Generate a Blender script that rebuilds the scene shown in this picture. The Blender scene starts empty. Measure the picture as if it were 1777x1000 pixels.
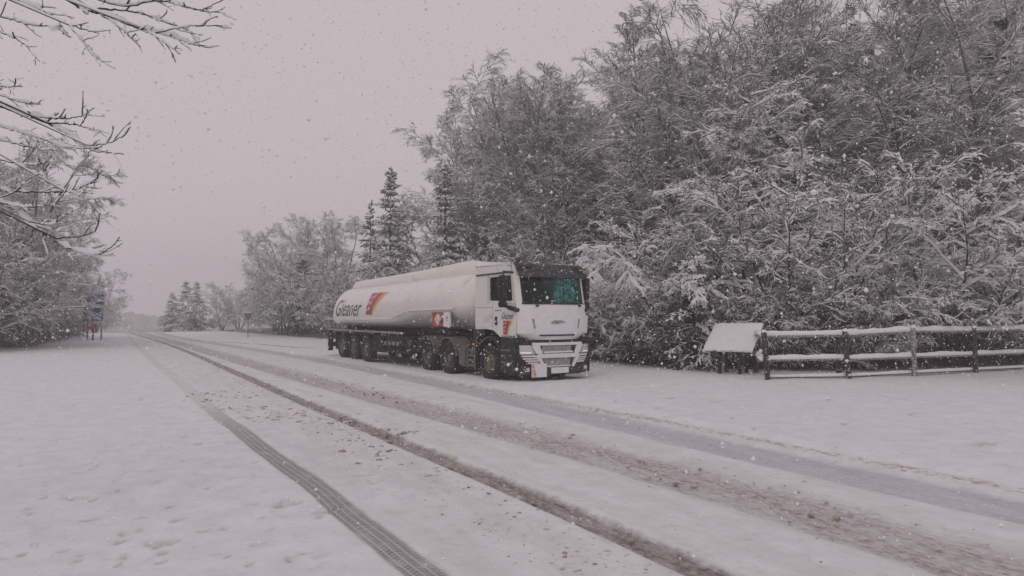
import bpy, bmesh, math, random
import numpy as np
from mathutils import Vector, Matrix

# ------------------------------------------------------------------ camera, sky, sun, exposure
SC = bpy.context.scene
COL = SC.collection
CAM_H = 1.75
PITCH = math.atan(46 / 1185)
cam_d = bpy.data.cameras.new('camera')
cam_d.lens, cam_d.sensor_width = 24.0, 36.0
cam_d.clip_start, cam_d.clip_end = 0.05, 3000
cam = bpy.data.objects.new('camera', cam_d)
COL.objects.link(cam)
cam.location = (0, 0, CAM_H)
cam.rotation_euler = (math.pi / 2 + PITCH, 0, 0)
cam_d.dof.use_dof = True
cam_d.dof.focus_distance = 19.0
cam_d.dof.aperture_fstop = 5.6
SC.camera = cam

SUN_ELEV, SUN_ROT = math.radians(50), math.radians(200)
world = bpy.data.worlds.new("World")
SC.world = world
world.use_nodes = True
wn, wl = world.node_tree.nodes, world.node_tree.links
wn.clear()
w_out = wn.new('ShaderNodeOutputWorld')
w_bg = wn.new('ShaderNodeBackground')
w_sky = wn.new('ShaderNodeTexSky')
w_sky.sky_type = 'NISHITA'
w_sky.sun_disc = False
w_sky.sun_elevation, w_sky.sun_rotation = SUN_ELEV, SUN_ROT
w_hsv = wn.new('ShaderNodeHueSaturation')
w_hsv.inputs['Saturation'].default_value = 0.05
w_mix = wn.new('ShaderNodeMix')
w_mix.data_type = 'RGBA'
w_mix.inputs['Factor'].default_value = 0.93          # closed cloud deck over the clear sky
w_mix.inputs['B'].default_value = (6.5, 5.80, 6.12, 1)
wl.new(w_sky.outputs[0], w_hsv.inputs['Color'])
wl.new(w_hsv.outputs[0], w_mix.inputs['A'])
wl.new(w_mix.outputs['Result'], w_bg.inputs['Color'])
w_bg.inputs['Strength'].default_value = 0.1
wl.new(w_bg.outputs[0], w_out.inputs['Surface'])

sun_d = bpy.data.lights.new('sun', 'SUN')
sun_d.energy, sun_d.angle, sun_d.color = 0.5, math.radians(40), (1.0, 0.97, 0.93)
sun = bpy.data.objects.new('sun', sun_d)
COL.objects.link(sun)
sun.rotation_euler = (math.pi / 2 - SUN_ELEV, 0, math.radians(-20))

SC.view_settings.view_transform = 'Standard'
SC.view_settings.look = 'None'
SC.view_settings.gamma = 1
SC.view_settings.use_curve_mapping = False
SC.view_settings.exposure = -0.17
SC.render.engine = 'CYCLES'
SC.cycles.max_bounces = 6
SC.cycles.diffuse_bounces = 3
SC.cycles.glossy_bounces = 3
SC.cycles.transmission_bounces = 5
SC.cycles.transparent_max_bounces = 8
SC.cycles.volume_bounces = 3

rng = np.random.default_rng(7)
random.seed(7)


# ------------------------------------------------------------------ helpers
def ground_at(px, py, z=0.0):
    """The point of the plane at height z that a pixel of the photograph shows."""
    sx, sy = (px - 888.5) / 1185, (py - 500) / 1185
    d = np.array([sx, math.cos(PITCH) + sy * math.sin(PITCH), math.sin(PITCH) - sy * math.cos(PITCH)])
    t = (z - CAM_H) / d[2]
    return np.array([d[0] * t, d[1] * t, z])


def at_dist(px, py, y):
    """The point at depth y that a pixel of the photograph shows."""
    sx, sy = (px - 888.5) / 1185, (py - 500) / 1185
    d = np.array([sx, math.cos(PITCH) + sy * math.sin(PITCH), math.sin(PITCH) - sy * math.cos(PITCH)])
    t = y / d[1]
    return np.array([d[0] * t, y, CAM_H + d[2] * t])


def tag(o, label=None, cat=None, group=None, kind=None):
    if label: o['label'] = label
    if cat: o['category'] = cat
    if group: o['group'] = group
    if kind: o['kind'] = kind
    return o


def np_mesh(name, verts, faces, mats=(), mat_idx=None, smooth=False):
    """verts (n,3); faces: list of int arrays, each (m,k)."""
    me = bpy.data.meshes.new(name)
    verts = np.ascontiguousarray(verts, dtype=np.float32)
    faces = [np.asarray(f, dtype=np.int32) for f in faces if len(f)]
    nv = len(verts)
    nl = sum(f.size for f in faces)
    npoly = sum(len(f) for f in faces)
    me.vertices.add(nv)
    me.vertices.foreach_set('co', verts.ravel())
    me.loops.add(nl)
    me.loops.foreach_set('vertex_index', np.concatenate([f.ravel() for f in faces]))
    me.polygons.add(npoly)
    tot = np.concatenate([np.full(len(f), f.shape[1], np.int32) for f in faces])
    st = np.concatenate([[0], np.cumsum(tot)[:-1]]).astype(np.int32)
    me.polygons.foreach_set('loop_start', st)
    me.polygons.foreach_set('loop_total', tot)
    for m in mats: me.materials.append(m)
    if mat_idx is not None: me.polygons.foreach_set('material_index', np.asarray(mat_idx, np.int32))
    me.polygons.foreach_set('use_smooth', np.full(npoly, bool(smooth)))
    me.update(calc_edges=True)
    return me


def link(name, me, parent=None):
    o = bpy.data.objects.new(name, me)
    COL.objects.link(o)
    if parent is not None: o.parent = parent
    return o


def empty(name, loc=(0, 0, 0), rz=0.0, scale=1.0):
    o = bpy.data.objects.new(name, None)
    COL.objects.link(o)
    o.location = loc
    o.rotation_euler = (0, 0, rz)
    o.scale = (scale,) * 3
    o.empty_display_size = 0.3
    return o


# ------------------------------------------------------------------ materials
def mat(name, color, rough=0.6, metal=0.0, vary=0.12, vscale=6.0, bump=0.0, bscale=40.0, dirt=None, dirt_amt=0.0, dscale=3.0, spec=0.5, coat=0.0):
    m = bpy.data.materials.new(name)
    m.use_nodes = True
    nt = m.node_tree
    N, L = nt.nodes, nt.links
    b = N['Principled BSDF']
    b.inputs['Roughness'].default_value = rough
    b.inputs['Metallic'].default_value = metal
    b.inputs['Specular IOR Level'].default_value = spec
    if coat: b.inputs['Coat Weight'].default_value = coat
    tc = N.new('ShaderNodeTexCoord')
    nz = N.new('ShaderNodeTexNoise')
    nz.inputs['Scale'].default_value = vscale
    nz.inputs['Detail'].default_value = 5
    L.new(tc.outputs['Object'], nz.inputs['Vector'])
    ramp = N.new('ShaderNodeValToRGB')
    e = ramp.color_ramp.elements
    e[0].position, e[1].position = 0.3, 0.7
    lo = [max(0, c * (1 - vary)) for c in color[:3]]
    hi = [min(1, c * (1 + vary)) for c in color[:3]]
    e[0].color, e[1].color = (*lo, 1), (*hi, 1)
    L.new(nz.outputs['Fac'], ramp.inputs['Fac'])
    src = ramp.outputs['Color']
    if dirt:
        n2 = N.new('ShaderNodeTexNoise')
        n2.inputs['Scale'].default_value = dscale
        n2.inputs['Detail'].default_value = 7
        n2.inputs['Roughness'].default_value = 0.65
        L.new(tc.outputs['Object'], n2.inputs['Vector'])
        r2 = N.new('ShaderNodeMapRange')
        r2.inputs['From Min'].default_value = 0.62 - dirt_amt * 0.4
        r2.inputs['From Max'].default_value = 0.75 - dirt_amt * 0.25
        L.new(n2.outputs['Fac'], r2.inputs['Value'])
        mx = N.new('ShaderNodeMix')
        mx.data_type = 'RGBA'
        mx.inputs['B'].default_value = (*dirt, 1)
        L.new(r2.outputs['Result'], mx.inputs['Factor'])
        L.new(src, mx.inputs['A'])
        src = mx.outputs['Result']
    L.new(src, b.inputs['Base Color'])
    if bump:
        n3 = N.new('ShaderNodeTexNoise')
        n3.inputs['Scale'].default_value = bscale
        n3.inputs['Detail'].default_value = 4
        L.new(tc.outputs['Object'], n3.inputs['Vector'])
        bp = N.new('ShaderNodeBump')
        bp.inputs['Strength'].default_value = bump
        bp.inputs['Distance'].default_value = 0.02
        L.new(n3.outputs['Fac'], bp.inputs['Height'])
        L.new(bp.outputs['Normal'], b.inputs['Normal'])
    return m


SNOWC = (0.765, 0.765, 0.777)
M = {}
M['snow'] = mat('settled_snow', SNOWC, 0.9, vary=0.03, bump=0.5, bscale=30, spec=0.2)
M['twig_snow'] = mat('snow_on_twigs', (0.76, 0.755, 0.765), 0.95, vary=0.05, spec=0.1)
M['bark'] = mat('dark_bark', (0.036, 0.029, 0.026), 0.9, vary=0.4, vscale=9, bump=0.8, bscale=30, dirt=(0.5, 0.48, 0.48), dirt_amt=0.10, dscale=5)
M['birch_bark'] = mat('birch_bark', (0.10, 0.086, 0.08), 0.85, vary=0.4, vscale=4, bump=0.5, dirt=(0.05, 0.04, 0.035), dirt_amt=0.25, dscale=3)
M['twig'] = mat('twig_bark', (0.034, 0.025, 0.024), 0.9, vary=0.3, vscale=3)
M['needle'] = mat('spruce_needles', (0.018, 0.027, 0.018), 0.8, vary=0.4, vscale=7)
M['pale_twig'] = mat('pale_twig_bark', (0.06, 0.041, 0.039), 0.9, vary=0.3, vscale=3)


# ------------------------------------------------------------------ ground and road
def smooth_line(pts, n=14):
    pts = np.array(pts, float)
    out = []
    P = np.vstack([2 * pts[0] - pts[1], pts, 2 * pts[-1] - pts[-2]])
    for i in range(1, len(P) - 2):
        p0, p1, p2, p3 = P[i - 1:i + 3]
        for t in np.linspace(0, 1, n, endpoint=False):
            out.append(0.5 * ((2 * p1) + (-p0 + p2) * t + (2 * p0 - 5 * p1 + 4 * p2 - p3) * t * t + (-p0 + 3 * p1 - 3 * p2 + p3) * t ** 3))
    out.append(pts[-1])
    return np.array(out)


def track(px_list, ext0=30.0, ext1=60.0):
    w = np.array([ground_at(*q)[:2] for q in px_list])
    # a road curves gently: x as a cubic of log distance
    ly = np.log(w[:, 1])
    deg = min(4, len(w) - 2)
    cf = np.polyfit(ly, w[:, 0] / w[:, 1], deg)
    yy = np.exp(np.linspace(ly.min(), ly.max(), 70))
    p = np.stack([np.polyval(cf, np.log(yy)) * yy, yy], 1)
    a = p[0] + (p[0] - p[6]) / np.linalg.norm(p[0] - p[6]) * ext0
    b = p[-1] + (p[-1] - p[-4]) / np.linalg.norm(p[-1] - p[-4]) * ext1
    return np.vstack([a, p, b])


def line_dist(line, X, Y):
    """Signed distance (positive to the right of the line's direction) and arc length."""
    best = np.full(X.shape, 1e9)
    sgn = np.zeros(X.shape)
    arc = np.zeros(X.shape)
    s0 = 0.0
    for a, b in zip(line[:-1], line[1:]):
        d = b - a
        ln = np.hypot(*d)
        if ln < 1e-9: continue
        t = np.clip(((X - a[0]) * d[0] + (Y - a[1]) * d[1]) / ln ** 2, 0, 1)
        dx, dy = X - a[0] - t * d[0], Y - a[1] - t * d[1]
        q = np.hypot(dx, dy)
        c = (d[1] * (X - a[0]) - d[0] * (Y - a[1])) / ln
        m = q < best
        best = np.where(m, q, best)
        sgn = np.where(m, np.sign(c) * q, sgn)
        arc = np.where(m, s0 + t * ln, arc)
        s0 += ln
    return sgn, arc


TR = {
    'near_rut': track([(740, 1000), (584, 881), (484, 800), (335, 683), (262, 622), (226, 588)]),
    'dark_rut': track([(1250, 1004), (1100, 938), (918, 855), (804, 813), (671, 761), (560, 710), (430, 652), (320, 610), (255, 586)]),
    'grit_band': track([(1777, 1000), (1639, 958), (1439, 900), (1289, 855), (1039, 788), (889, 750), (728, 709), (614, 676), (500, 647), (400, 620), (320, 599), (262, 582)]),
    'blue_band': track([(1777, 884), (1550, 839), (1313, 789), (1077, 737), (956, 704), (842, 681), (728, 659), (620, 637), (520, 619), (420, 603), (340, 590), (275, 578)]),
    'edge_line': track([(1777, 856), (1564, 815), (1364, 776), (1189, 742), (1029, 711), (889, 683)], 20, 1),
    'ditch': track([(392, 594), (440, 597), (490, 600), (537, 603)], 0.1, 0.1),
}
ROAD_MID = TR['grit_band']
FOREST_EDGE = np.array([(-80, 138), (-36, 80), (-19, 57.5), (-8, 42.5), (3.2, 26.2), (5.5, 22.6), (9, 21.6), (14, 22.6), (22, 25), (45, 33)], float)


def sstep(a, b, x):
    t = np.clip((x - a) / (b - a), 0, 1)
    return t * t * (3 - 2 * t)


def vnoise(X, Y, seed, scale):
    """smooth value noise, about -1..1; scale is in radians per metre of the main wave."""
    X, Y = np.asarray(X, float), np.asarray(Y, float)
    out = np.zeros(np.broadcast(X, Y).shape)
    amp, f, tot = 1.0, scale / 4.5, 0.0
    for o in range(3):
        c, s_ = math.cos(0.6 + o), math.sin(0.6 + o)
        U, V = (X * c - Y * s_) * f + seed * 7.3, (X * s_ + Y * c) * f - seed * 3.1
        i, j = np.floor(U), np.floor(V)
        u, v = U - i, V - j
        u, v = u * u * (3 - 2 * u), v * v * (3 - 2 * v)
        h = lambda a, b: np.modf(np.abs(np.sin(a * 12.9898 + b * 78.233 + seed) * 43758.5453))[0] * 2 - 1
        out = out + amp * (h(i, j) * (1 - u) * (1 - v) + h(i + 1, j) * u * (1 - v) + h(i, j + 1) * (1 - u) * v + h(i + 1, j + 1) * u * v)
        tot += amp
        amp *= 0.5; f *= 2.1
    return out / tot * 1.5


def terrain(X, Y):
    X, Y = np.asarray(X, float), np.asarray(Y, float)
    s = -0.52 * X + 0.854 * Y
    z = -4.5 * sstep(72, 170, s) - 3.0 * sstep(150, 400, s)
    f, _ = line_dist(FOREST_EDGE, X, Y)
    z = z + 0.3 * sstep(0.3, -4, f) * sstep(-400, -300, -np.hypot(X, Y))
    r = np.hypot(X, Y)
    z = z + (0.05 * vnoise(X, Y, 3, 1.2) + 0.015 * vnoise(X, Y, 4, 5)) * (0.2 + 0.8 * np.clip(np.abs(line_dist(ROAD_MID, X, Y)[0]) / 2 - 1.0, 0, 1))
    return z


# snow depth is measured off the road: rows of a fan grid, finest near the viewer
rr = [0.0]
r_ = 1.2
while r_ < 60: rr.append(r_); r_ *= (1.0075 if 2.8 < r_ < 10 else 1.018)
while r_ < 425: rr.append(r_); r_ *= 1.06
rr = np.array(rr)
ang = np.concatenate([np.arange(-50, 50, 0.27), np.arange(50, 310, 4.0)])
ang = np.radians(ang)
RR, AA = np.meshgrid(rr[1:], ang, indexing='ij')
GX, GY = RR * np.sin(AA), RR * np.cos(AA)
GX, GY = np.concatenate([[0.0], GX.ravel()]), np.concatenate([[0.0], GY.ravel()])
GD, GS = {}, {}
for k, ln in TR.items():
    GD[k], GS[k] = line_dist(ln, GX, GY)
FD, _ = line_dist(FOREST_EDGE, GX, GY)
GZ = terrain(GX, GY)


def rut(d, hw, depth, ridge=0.35):
    q = np.abs(d)
    return -depth * sstep(hw * 1.15, hw * 0.7, q) + depth * ridge * np.exp(-((q - hw * 1.3) / (hw * 0.35)) ** 2)


near_fade = sstep(70, 10, np.hypot(GX, GY))
GZ += rut(GD['near_rut'], 0.135, 0.018, 0.1) * near_fade
GZ += rut(GD['dark_rut'], 0.17, 0.035, 0.25) * near_fade
GZ += -0.03 * sstep(0.6, 0.4, np.abs(GD['grit_band'])) + 0.004 * vnoise(GX, GY, 9, 14) * sstep(0.6, 0.4, np.abs(GD['grit_band'])) * near_fade
GZ += -0.035 * sstep(0.55, 0.38, np.abs(GD['blue_band']))
GZ += 0.03 * np.exp(-(GD['edge_line'] / 0.14) ** 2) * (0.6 + 0.6 * vnoise(GX, GY, 11, 5)) + 0.05 * sstep(0.1, 0.5, GD['edge_line']) * sstep(12, 4, GD['edge_line'])
GZ += (0.010 * vnoise(GX, GY, 12, 16) - 0.022 * sstep(0.45, 0.9, vnoise(GX, GY, 13, 13))) * sstep(30, 8, np.hypot(GX, GY)) * (1 - 0.6 * sstep(0, 0.6, GD['near_rut'])) * sstep(0.15, 0.6, np.abs(GD['near_rut']))
# shoe prints and pits where lumps of snow have dropped from the boughs
GP = np.zeros_like(GX)
_rp = np.random.default_rng(4)
_prints = [(500, 880, .15, .075, .4), (562, 894, .12, .055, .1), (584, 884, .10, .05, .9), (634, 830, .12, .05, .3), (372, 748, .11, .06, .5), (338, 716, .1, .06, .2), (322, 757, .07, .05, 0), (265, 730, .1, .05, .1), (280, 945, .13, .09, .3), (130, 868, .15, .05, .1), (155, 902, .09, .05, .4), (232, 770, .06, .06, 0), (360, 716, .06, .05, 0), (702, 752, .12, .05, .6), (300, 690, .09, .05, .2), (245, 692, .08, .05, .2), (345, 770, .06, .05, .3), (405, 770, .1, .05, .1), (307, 905, .06, .05, 0), (215, 940, .07, .05, 0), (1420, 712, .14, .08, .3), (1705, 778, .2, .08, .2), (1240, 700, .12, .07, 0)]
_prints += [(_rp.uniform(0, 560), _rp.uniform(700, 985), _rp.uniform(.025, .06), _rp.uniform(.025, .045), _rp.uniform(0, 3)) for _ in range(70)]
_prints += [(_rp.uniform(1050, 1760), _rp.uniform(665, 760), _rp.uniform(.03, .08), _rp.uniform(.03, .06), _rp.uniform(0, 3)) for _ in range(40)]
for px, py, a_, b_, rot in _prints:
    c = ground_at(px, py)
    near = np.nonzero((np.abs(GX - c[0]) < 0.6) & (np.abs(GY - c[1]) < 0.6))[0]
    dx, dy = GX[near] - c[0], GY[near] - c[1]
    u_, v_ = dx * math.cos(rot) + dy * math.sin(rot), -dx * math.sin(rot) + dy * math.cos(rot)
    e_ = np.hypot(u_ / a_, v_ / b_) * (1 + 0.25 * vnoise(GX[near] * 1.0, GY[near], 31, 60))
    GP[near] = np.maximum(GP[near], sstep(1.15, 0.55, e_))
    dp = min(0.045, 0.5 * b_)
    GZ[near] += -dp * sstep(1.1, 0.5, e_) + 0.25 * dp * np.exp(-((e_ - 1.35) / 0.25) ** 2)
nr, na = len(rr) - 1, len(ang)
idx = 1 + np.arange(nr * na).reshape(nr, na)
q = np.stack([idx[:-1, :], idx[1:, :], np.roll(idx, -1, 1)[1:, :], np.roll(idx, -1, 1)[:-1, :]], -1).reshape(-1, 4)
fan = np.stack([np.zeros(na, int), idx[0], np.roll(idx[0], -1)], -1)
GV = np.stack([GX, GY, GZ], 1)


def ground_material():
    m = bpy.data.materials.new('driven_snow')
    m.use_nodes = True
    nt = m.node_tree
    N, L = nt.nodes, nt.links
    b = N['Principled BSDF']
    b.inputs['Roughness'].default_value = 0.85
    b.inputs['Specular IOR Level'].default_value = 0.25
    geo = N.new('ShaderNodeNewGeometry')
    pos = geo.outputs['Position']

    def attr(n):
        a = N.new('ShaderNodeAttribute'); a.attribute_name = n
        return a.outputs['Fac']

    def math_(op, a, bb=None, c=None):
        n = N.new('ShaderNodeMath'); n.operation = op
        for i, v in enumerate((a, bb, c)):
            if v is None: continue
            if isinstance(v, (int, float)): n.inputs[i].default_value = v
            else: L.new(v, n.inputs[i])
        return n.outputs[0]

    def noise(scale, detail=4, rough=0.55, vec=None):
        n = N.new('ShaderNodeTexNoise')
        n.inputs['Scale'].default_value = scale; n.inputs['Detail'].default_value = detail; n.inputs['Roughness'].default_value = rough
        L.new(vec if vec is not None else pos, n.inputs['Vector'])
        return n.outputs['Fac']

    def rng_(v, a, bb, c=0.0, d=1.0):
        n = N.new('ShaderNodeMapRange'); n.interpolation_type = 'SMOOTHSTEP'
        n.inputs['From Min'].default_value = a; n.inputs['From Max'].default_value = bb
        n.inputs['To Min'].default_value = c; n.inputs['To Max'].default_value = d
        L.new(v, n.inputs['Value'])
        return n.outputs['Result']

    def mix(f, a, bb):
        n = N.new('ShaderNodeMix'); n.data_type = 'RGBA'
        for k, v in (('Factor', f), ('A', a), ('B', bb)):
            if isinstance(v, tuple): n.inputs[k].default_value = (*v, 1)
            elif isinstance(v, (int, float)): n.inputs[k].default_value = v
            else: L.new(v, n.inputs[k])
        return n.outputs['Result']

    n_big, n_mid, n_fine, n_grain = noise(0.35, 3), noise(3.0, 5), noise(14, 5, 0.65), noise(70, 3, 0.6)
    # streaks stretched along the road
    mp = N.new('ShaderNodeMapping'); mp.vector_type = 'TEXTURE'
    mp.inputs['Rotation'].default_value = (0, 0, math.radians(118)); mp.inputs['Scale'].default_value = (4.5, 1, 1)
    L.new(pos, mp.inputs['Vector'])
    mp2 = N.new('ShaderNodeMapping'); mp2.vector_type = 'TEXTURE'
    mp2.inputs['Rotation'].default_value = (0, 0, math.radians(118)); mp2.inputs['Scale'].default_value = (1.7, 1, 1)
    L.new(pos, mp2.inputs['Vector'])
    n_streak = noise(11, 6, 0.7, mp.outputs['Vector'])
    n_streak2 = noise(3.2, 5, 0.6, mp.outputs['Vector'])
    wob = math_('MULTIPLY', math_('SUBTRACT', n_mid, 0.5), 0.14)
    wobf = math_('MULTIPLY', math_('SUBTRACT', n_fine, 0.5), 0.10)
    wsum = math_('ADD', wob, wobf)

    def band(name, hw, soft, amp=1.0, off=0.0):
        d = math_('ABSOLUTE', math_('SUBTRACT', attr(name), off))
        d = math_('MULTIPLY_ADD', wsum, amp, d)
        return rng_(d, hw - soft, hw + soft, 1.0, 0.0)

    col = mix(rng_(n_mid, 0.3, 0.7), (0.700, 0.704, 0.716), (0.772, 0.776, 0.788))
    # pock marks and small lumps from dropped snow, their shade painted as darker spots
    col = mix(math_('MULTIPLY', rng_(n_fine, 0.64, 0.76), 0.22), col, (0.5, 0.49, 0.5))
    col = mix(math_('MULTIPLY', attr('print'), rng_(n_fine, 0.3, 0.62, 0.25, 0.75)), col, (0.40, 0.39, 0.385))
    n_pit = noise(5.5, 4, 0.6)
    col = mix(math_('MULTIPLY', rng_(n_pit, 0.56, 0.72), 0.30), col, (0.42, 0.415, 0.42))  # shade of shallow dents, put in as darker blotches
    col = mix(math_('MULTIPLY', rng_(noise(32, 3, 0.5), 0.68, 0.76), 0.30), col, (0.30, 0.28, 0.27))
    # the road's whole width is thinner, greyer snow
    road = math_('MULTIPLY', rng_(attr('near_rut'), -0.3, 0.5), rng_(attr('blue_band'), 0.9, 0.4))
    col = mix(math_('MULTIPLY', road, rng_(n_streak2, 0.3, 0.75, 0.05, 0.42)), col, (0.50, 0.49, 0.49))
    # road grit blown beside the ruts
    grit = math_('MULTIPLY', rng_(n_streak, 0.58, 0.72), road)
    col = mix(math_('MULTIPLY', grit, 0.35), col, (0.30, 0.25, 0.21))
    # blue band: packed, smooth
    # (packed by wheels)
    mb = band('blue_band', 0.41, 0.10, 0.8)
    col = mix(math_('MULTIPLY', mb, rng_(n_streak2, 0.3, 0.7, 0.7, 0.98)), col, mix(rng_(n_fine, 0.35, 0.65), (0.44, 0.435, 0.45), (0.54, 0.53, 0.545)))
    # grit band: brown speckles over grey slush
    d_g = math_('MULTIPLY_ADD', wsum, 1.6, attr('grit_band'))
    mg = math_('MULTIPLY', rng_(d_g, -0.52, -0.34), rng_(d_g, 0.72, 0.22))
    n_sp = noise(20, 6, 0.72, mp2.outputs['Vector'])
    slush = mix(rng_(n_sp, 0.36, 0.62), (0.60, 0.59, 0.58), (0.36, 0.335, 0.31))
    slush = mix(rng_(n_sp, 0.56, 0.68), slush, (0.15, 0.12, 0.095))
    slush = mix(math_('MULTIPLY', rng_(n_grain, 0.60, 0.70), 0.7), slush, (0.13, 0.10, 0.08))
    col = mix(math_('MULTIPLY', mg, rng_(n_streak2, 0.25, 0.6, 0.6, 0.95)), col, slush)
    # dark rut: wet slush with asphalt showing
    md = band('dark_rut', 0.15, 0.05, 0.9)
    n_s2 = noise(24, 6, 0.7, mp2.outputs['Vector'])
    sl2 = mix(rng_(math_('MULTIPLY_ADD', n_s2, 0.6, math_('MULTIPLY', n_streak, 0.4)), 0.38, 0.62), (0.46, 0.44, 0.415), (0.17, 0.15, 0.13))
    col = mix(math_('MULTIPLY', md, rng_(n_streak2, 0.2, 0.6, 0.8, 1.0)), col, sl2)
    # stained, broken fringe on both sides of the dark rut
    mf = math_('MULTIPLY', band('dark_rut', 0.55, 0.35, 1.5, -0.25), rng_(n_fine, 0.56, 0.68))
    col = mix(math_('MULTIPLY', mf, 0.5), col, (0.36, 0.29, 0.22))
    # near rut with a printed tread
    mn = band('near_rut', 0.13, 0.03, 0.35)
    dn = attr('near_rut')
    groove = math_('ABSOLUTE', math_('SINE', math_('MULTIPLY', dn, math.pi / 0.068)))
    chev = math_('MULTIPLY_ADD', math_('ABSOLUTE', dn), 0.7, attr('near_arc'))
    lug = math_('ABSOLUTE', math_('SINE', math_('MULTIPLY', chev, math.pi / 0.05)))
    tread = math_('MULTIPLY', math_('MULTIPLY', rng_(groove, 0.05, 0.5), rng_(lug, 0.1, 0.7, 0.4, 1.0)), rng_(n_mid, 0.28, 0.5, 0.45, 1.0))
    tcol = mix(math_('MULTIPLY', tread, rng_(n_fine, 0.3, 0.6, 0.75, 1.0)), (0.58, 0.575, 0.575), (0.27, 0.265, 0.265))
    far_n = math_('MULTIPLY', rng_(attr('near_arc'), 35.0, 42.5, 1.0, 0.12), rng_(n_streak2, 0.2, 0.5, 0.75, 1.0))
    col = mix(math_('MULTIPLY', mn, far_n), col, tcol)
    # thrown-up dirt line along the road's edge, and the bare ditch lip beyond
    me_ = math_('MULTIPLY', band('edge_line', 0.09, 0.09, 1.4), rng_(n_sp, 0.46, 0.58))
    col = mix(math_('MULTIPLY', me_, 0.85), col, (0.33, 0.27, 0.22))
    col = mix(math_('MULTIPLY', band('ditch', 0.10, 0.05, 0.5), 0.95), col, (0.10, 0.085, 0.075))
    # litter and bare earth under the trees, darkened to stand in for the wood's shade
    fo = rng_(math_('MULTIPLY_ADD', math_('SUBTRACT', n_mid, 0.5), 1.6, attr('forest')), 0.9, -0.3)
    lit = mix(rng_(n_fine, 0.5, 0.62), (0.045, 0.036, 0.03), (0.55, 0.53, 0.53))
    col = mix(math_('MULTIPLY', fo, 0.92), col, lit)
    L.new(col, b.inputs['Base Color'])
    # relief
    h = math_('MULTIPLY_ADD', n_fine, 0.012, math_('MULTIPLY', n_mid, 0.03))
    h = math_('MULTIPLY_ADD', n_grain, 0.0035, h)
    h = math_('MULTIPLY_ADD', math_('MULTIPLY', mn, tread), -0.007, h)
    h = math_('MULTIPLY_ADD', mn, -0.01, h)
    h = math_('MULTIPLY_ADD', md, -0.02, h)
    h = math_('MULTIPLY_ADD', math_('MULTIPLY', math_('MAXIMUM', mg, md), n_sp), 0.022, h)
    bp = N.new('ShaderNodeBump')
    bp.inputs['Strength'].default_value = 0.8; bp.inputs['Distance'].default_value = 1.0
    L.new(h, bp.inputs['Height']); L.new(bp.outputs['Normal'], b.inputs['Normal'])
    return m


M['ground'] = ground_material()
is_road_v = (GD['near_rut'] > -0.35) & (GD['blue_band'] < 0.75)
road_face = is_road_v[q].all(1)


def sub_mesh(name, faces):
    used = np.unique(np.concatenate([f.ravel() for f in faces]))
    remap = np.full(len(GV), -1)
    remap[used] = np.arange(len(used))
    me = np_mesh(name, GV[used], [remap[f] for f in faces], [M['ground']], smooth=True)
    for an, arr in [(k, GD[k]) for k in TR] + [('near_arc', GS['near_rut']), ('forest', FD), ('print', GP)]:
        a = me.attributes.new(an, 'FLOAT', 'POINT')
        a.data.foreach_set('value', np.ascontiguousarray(arr[used], np.float32))
    return me


tag(link('ground', sub_mesh('ground', [q[~road_face], fan])), 'open snow covering the verges and the lay-by', kind='structure')
tag(link('road', sub_mesh('road', [q[road_face]])), 'snowy road scored with dark tyre ruts', kind='structure')


# far hills beyond the crest of the road
def build_hills():
    th = np.radians(np.linspace(-75, 20, 400))
    prof = np.array([0.0, 0.25, 0.6, 0.9, 1.0, 0.8, 0.0])
    dist = np.array([260, 285, 310, 335, 350, 380, 420.0])
    top = np.interp(np.degrees(th), [-75, -40, -33, -29, -25, -20, 0, 20], [12, 7, 4.5, 2.2, -0.5, -1.5, -1, 0])
    v = []
    r = np.random.default_rng(5)
    for p, d in zip(prof, dist):
        z = -9 + (top + 9) * p + (r.uniform(-0.9, 0.9, len(th)) if 0.2 < p else 0)
        v.append(np.stack([d * np.sin(th), d * np.cos(th), z], 1))
    v = np.array(v)
    n, m = v.shape[:2]
    i = np.arange(n * m).reshape(n, m)
    f = np.stack([i[:-1, :-1], i[1:, :-1], i[1:, 1:], i[:-1, 1:]], -1).reshape(-1, 4)
    hm = mat('wooded_hill', (0.34, 0.325, 0.33), 0.95, vary=0.5, vscale=0.25)
    tag(link('hills', np_mesh('hills', v.reshape(-1, 3), [f], [hm], smooth=False)), 'low wooded hill fading into falling snow', kind='structure')


build_hills()


# ------------------------------------------------------------------ growing trees
def unit(v):
    return v / np.maximum(np.linalg.norm(v, axis=-1, keepdims=True), 1e-9)


def run_lines(r, start, d, length, K, up=0.0, droop=0.0, wig=0.1, flat=0.0):
    """Polylines that start at start (N,3) in direction d (N,3)."""
    N = len(start)
    pts = np.zeros((N, K, 3))
    pts[:, 0] = start
    d = unit(d)
    step = (length / (K - 1))[:, None]
    for k in range(1, K):
        t = k / (K - 1)
        d = d + r.normal(0, wig, (N, 3))
        d[:, 2] += up * (1 - t) - droop * t
        d[:, 2] *= (1 - flat)
        d = unit(d)
        pts[:, k] = pts[:, k - 1] + d * step
    return pts


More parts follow.
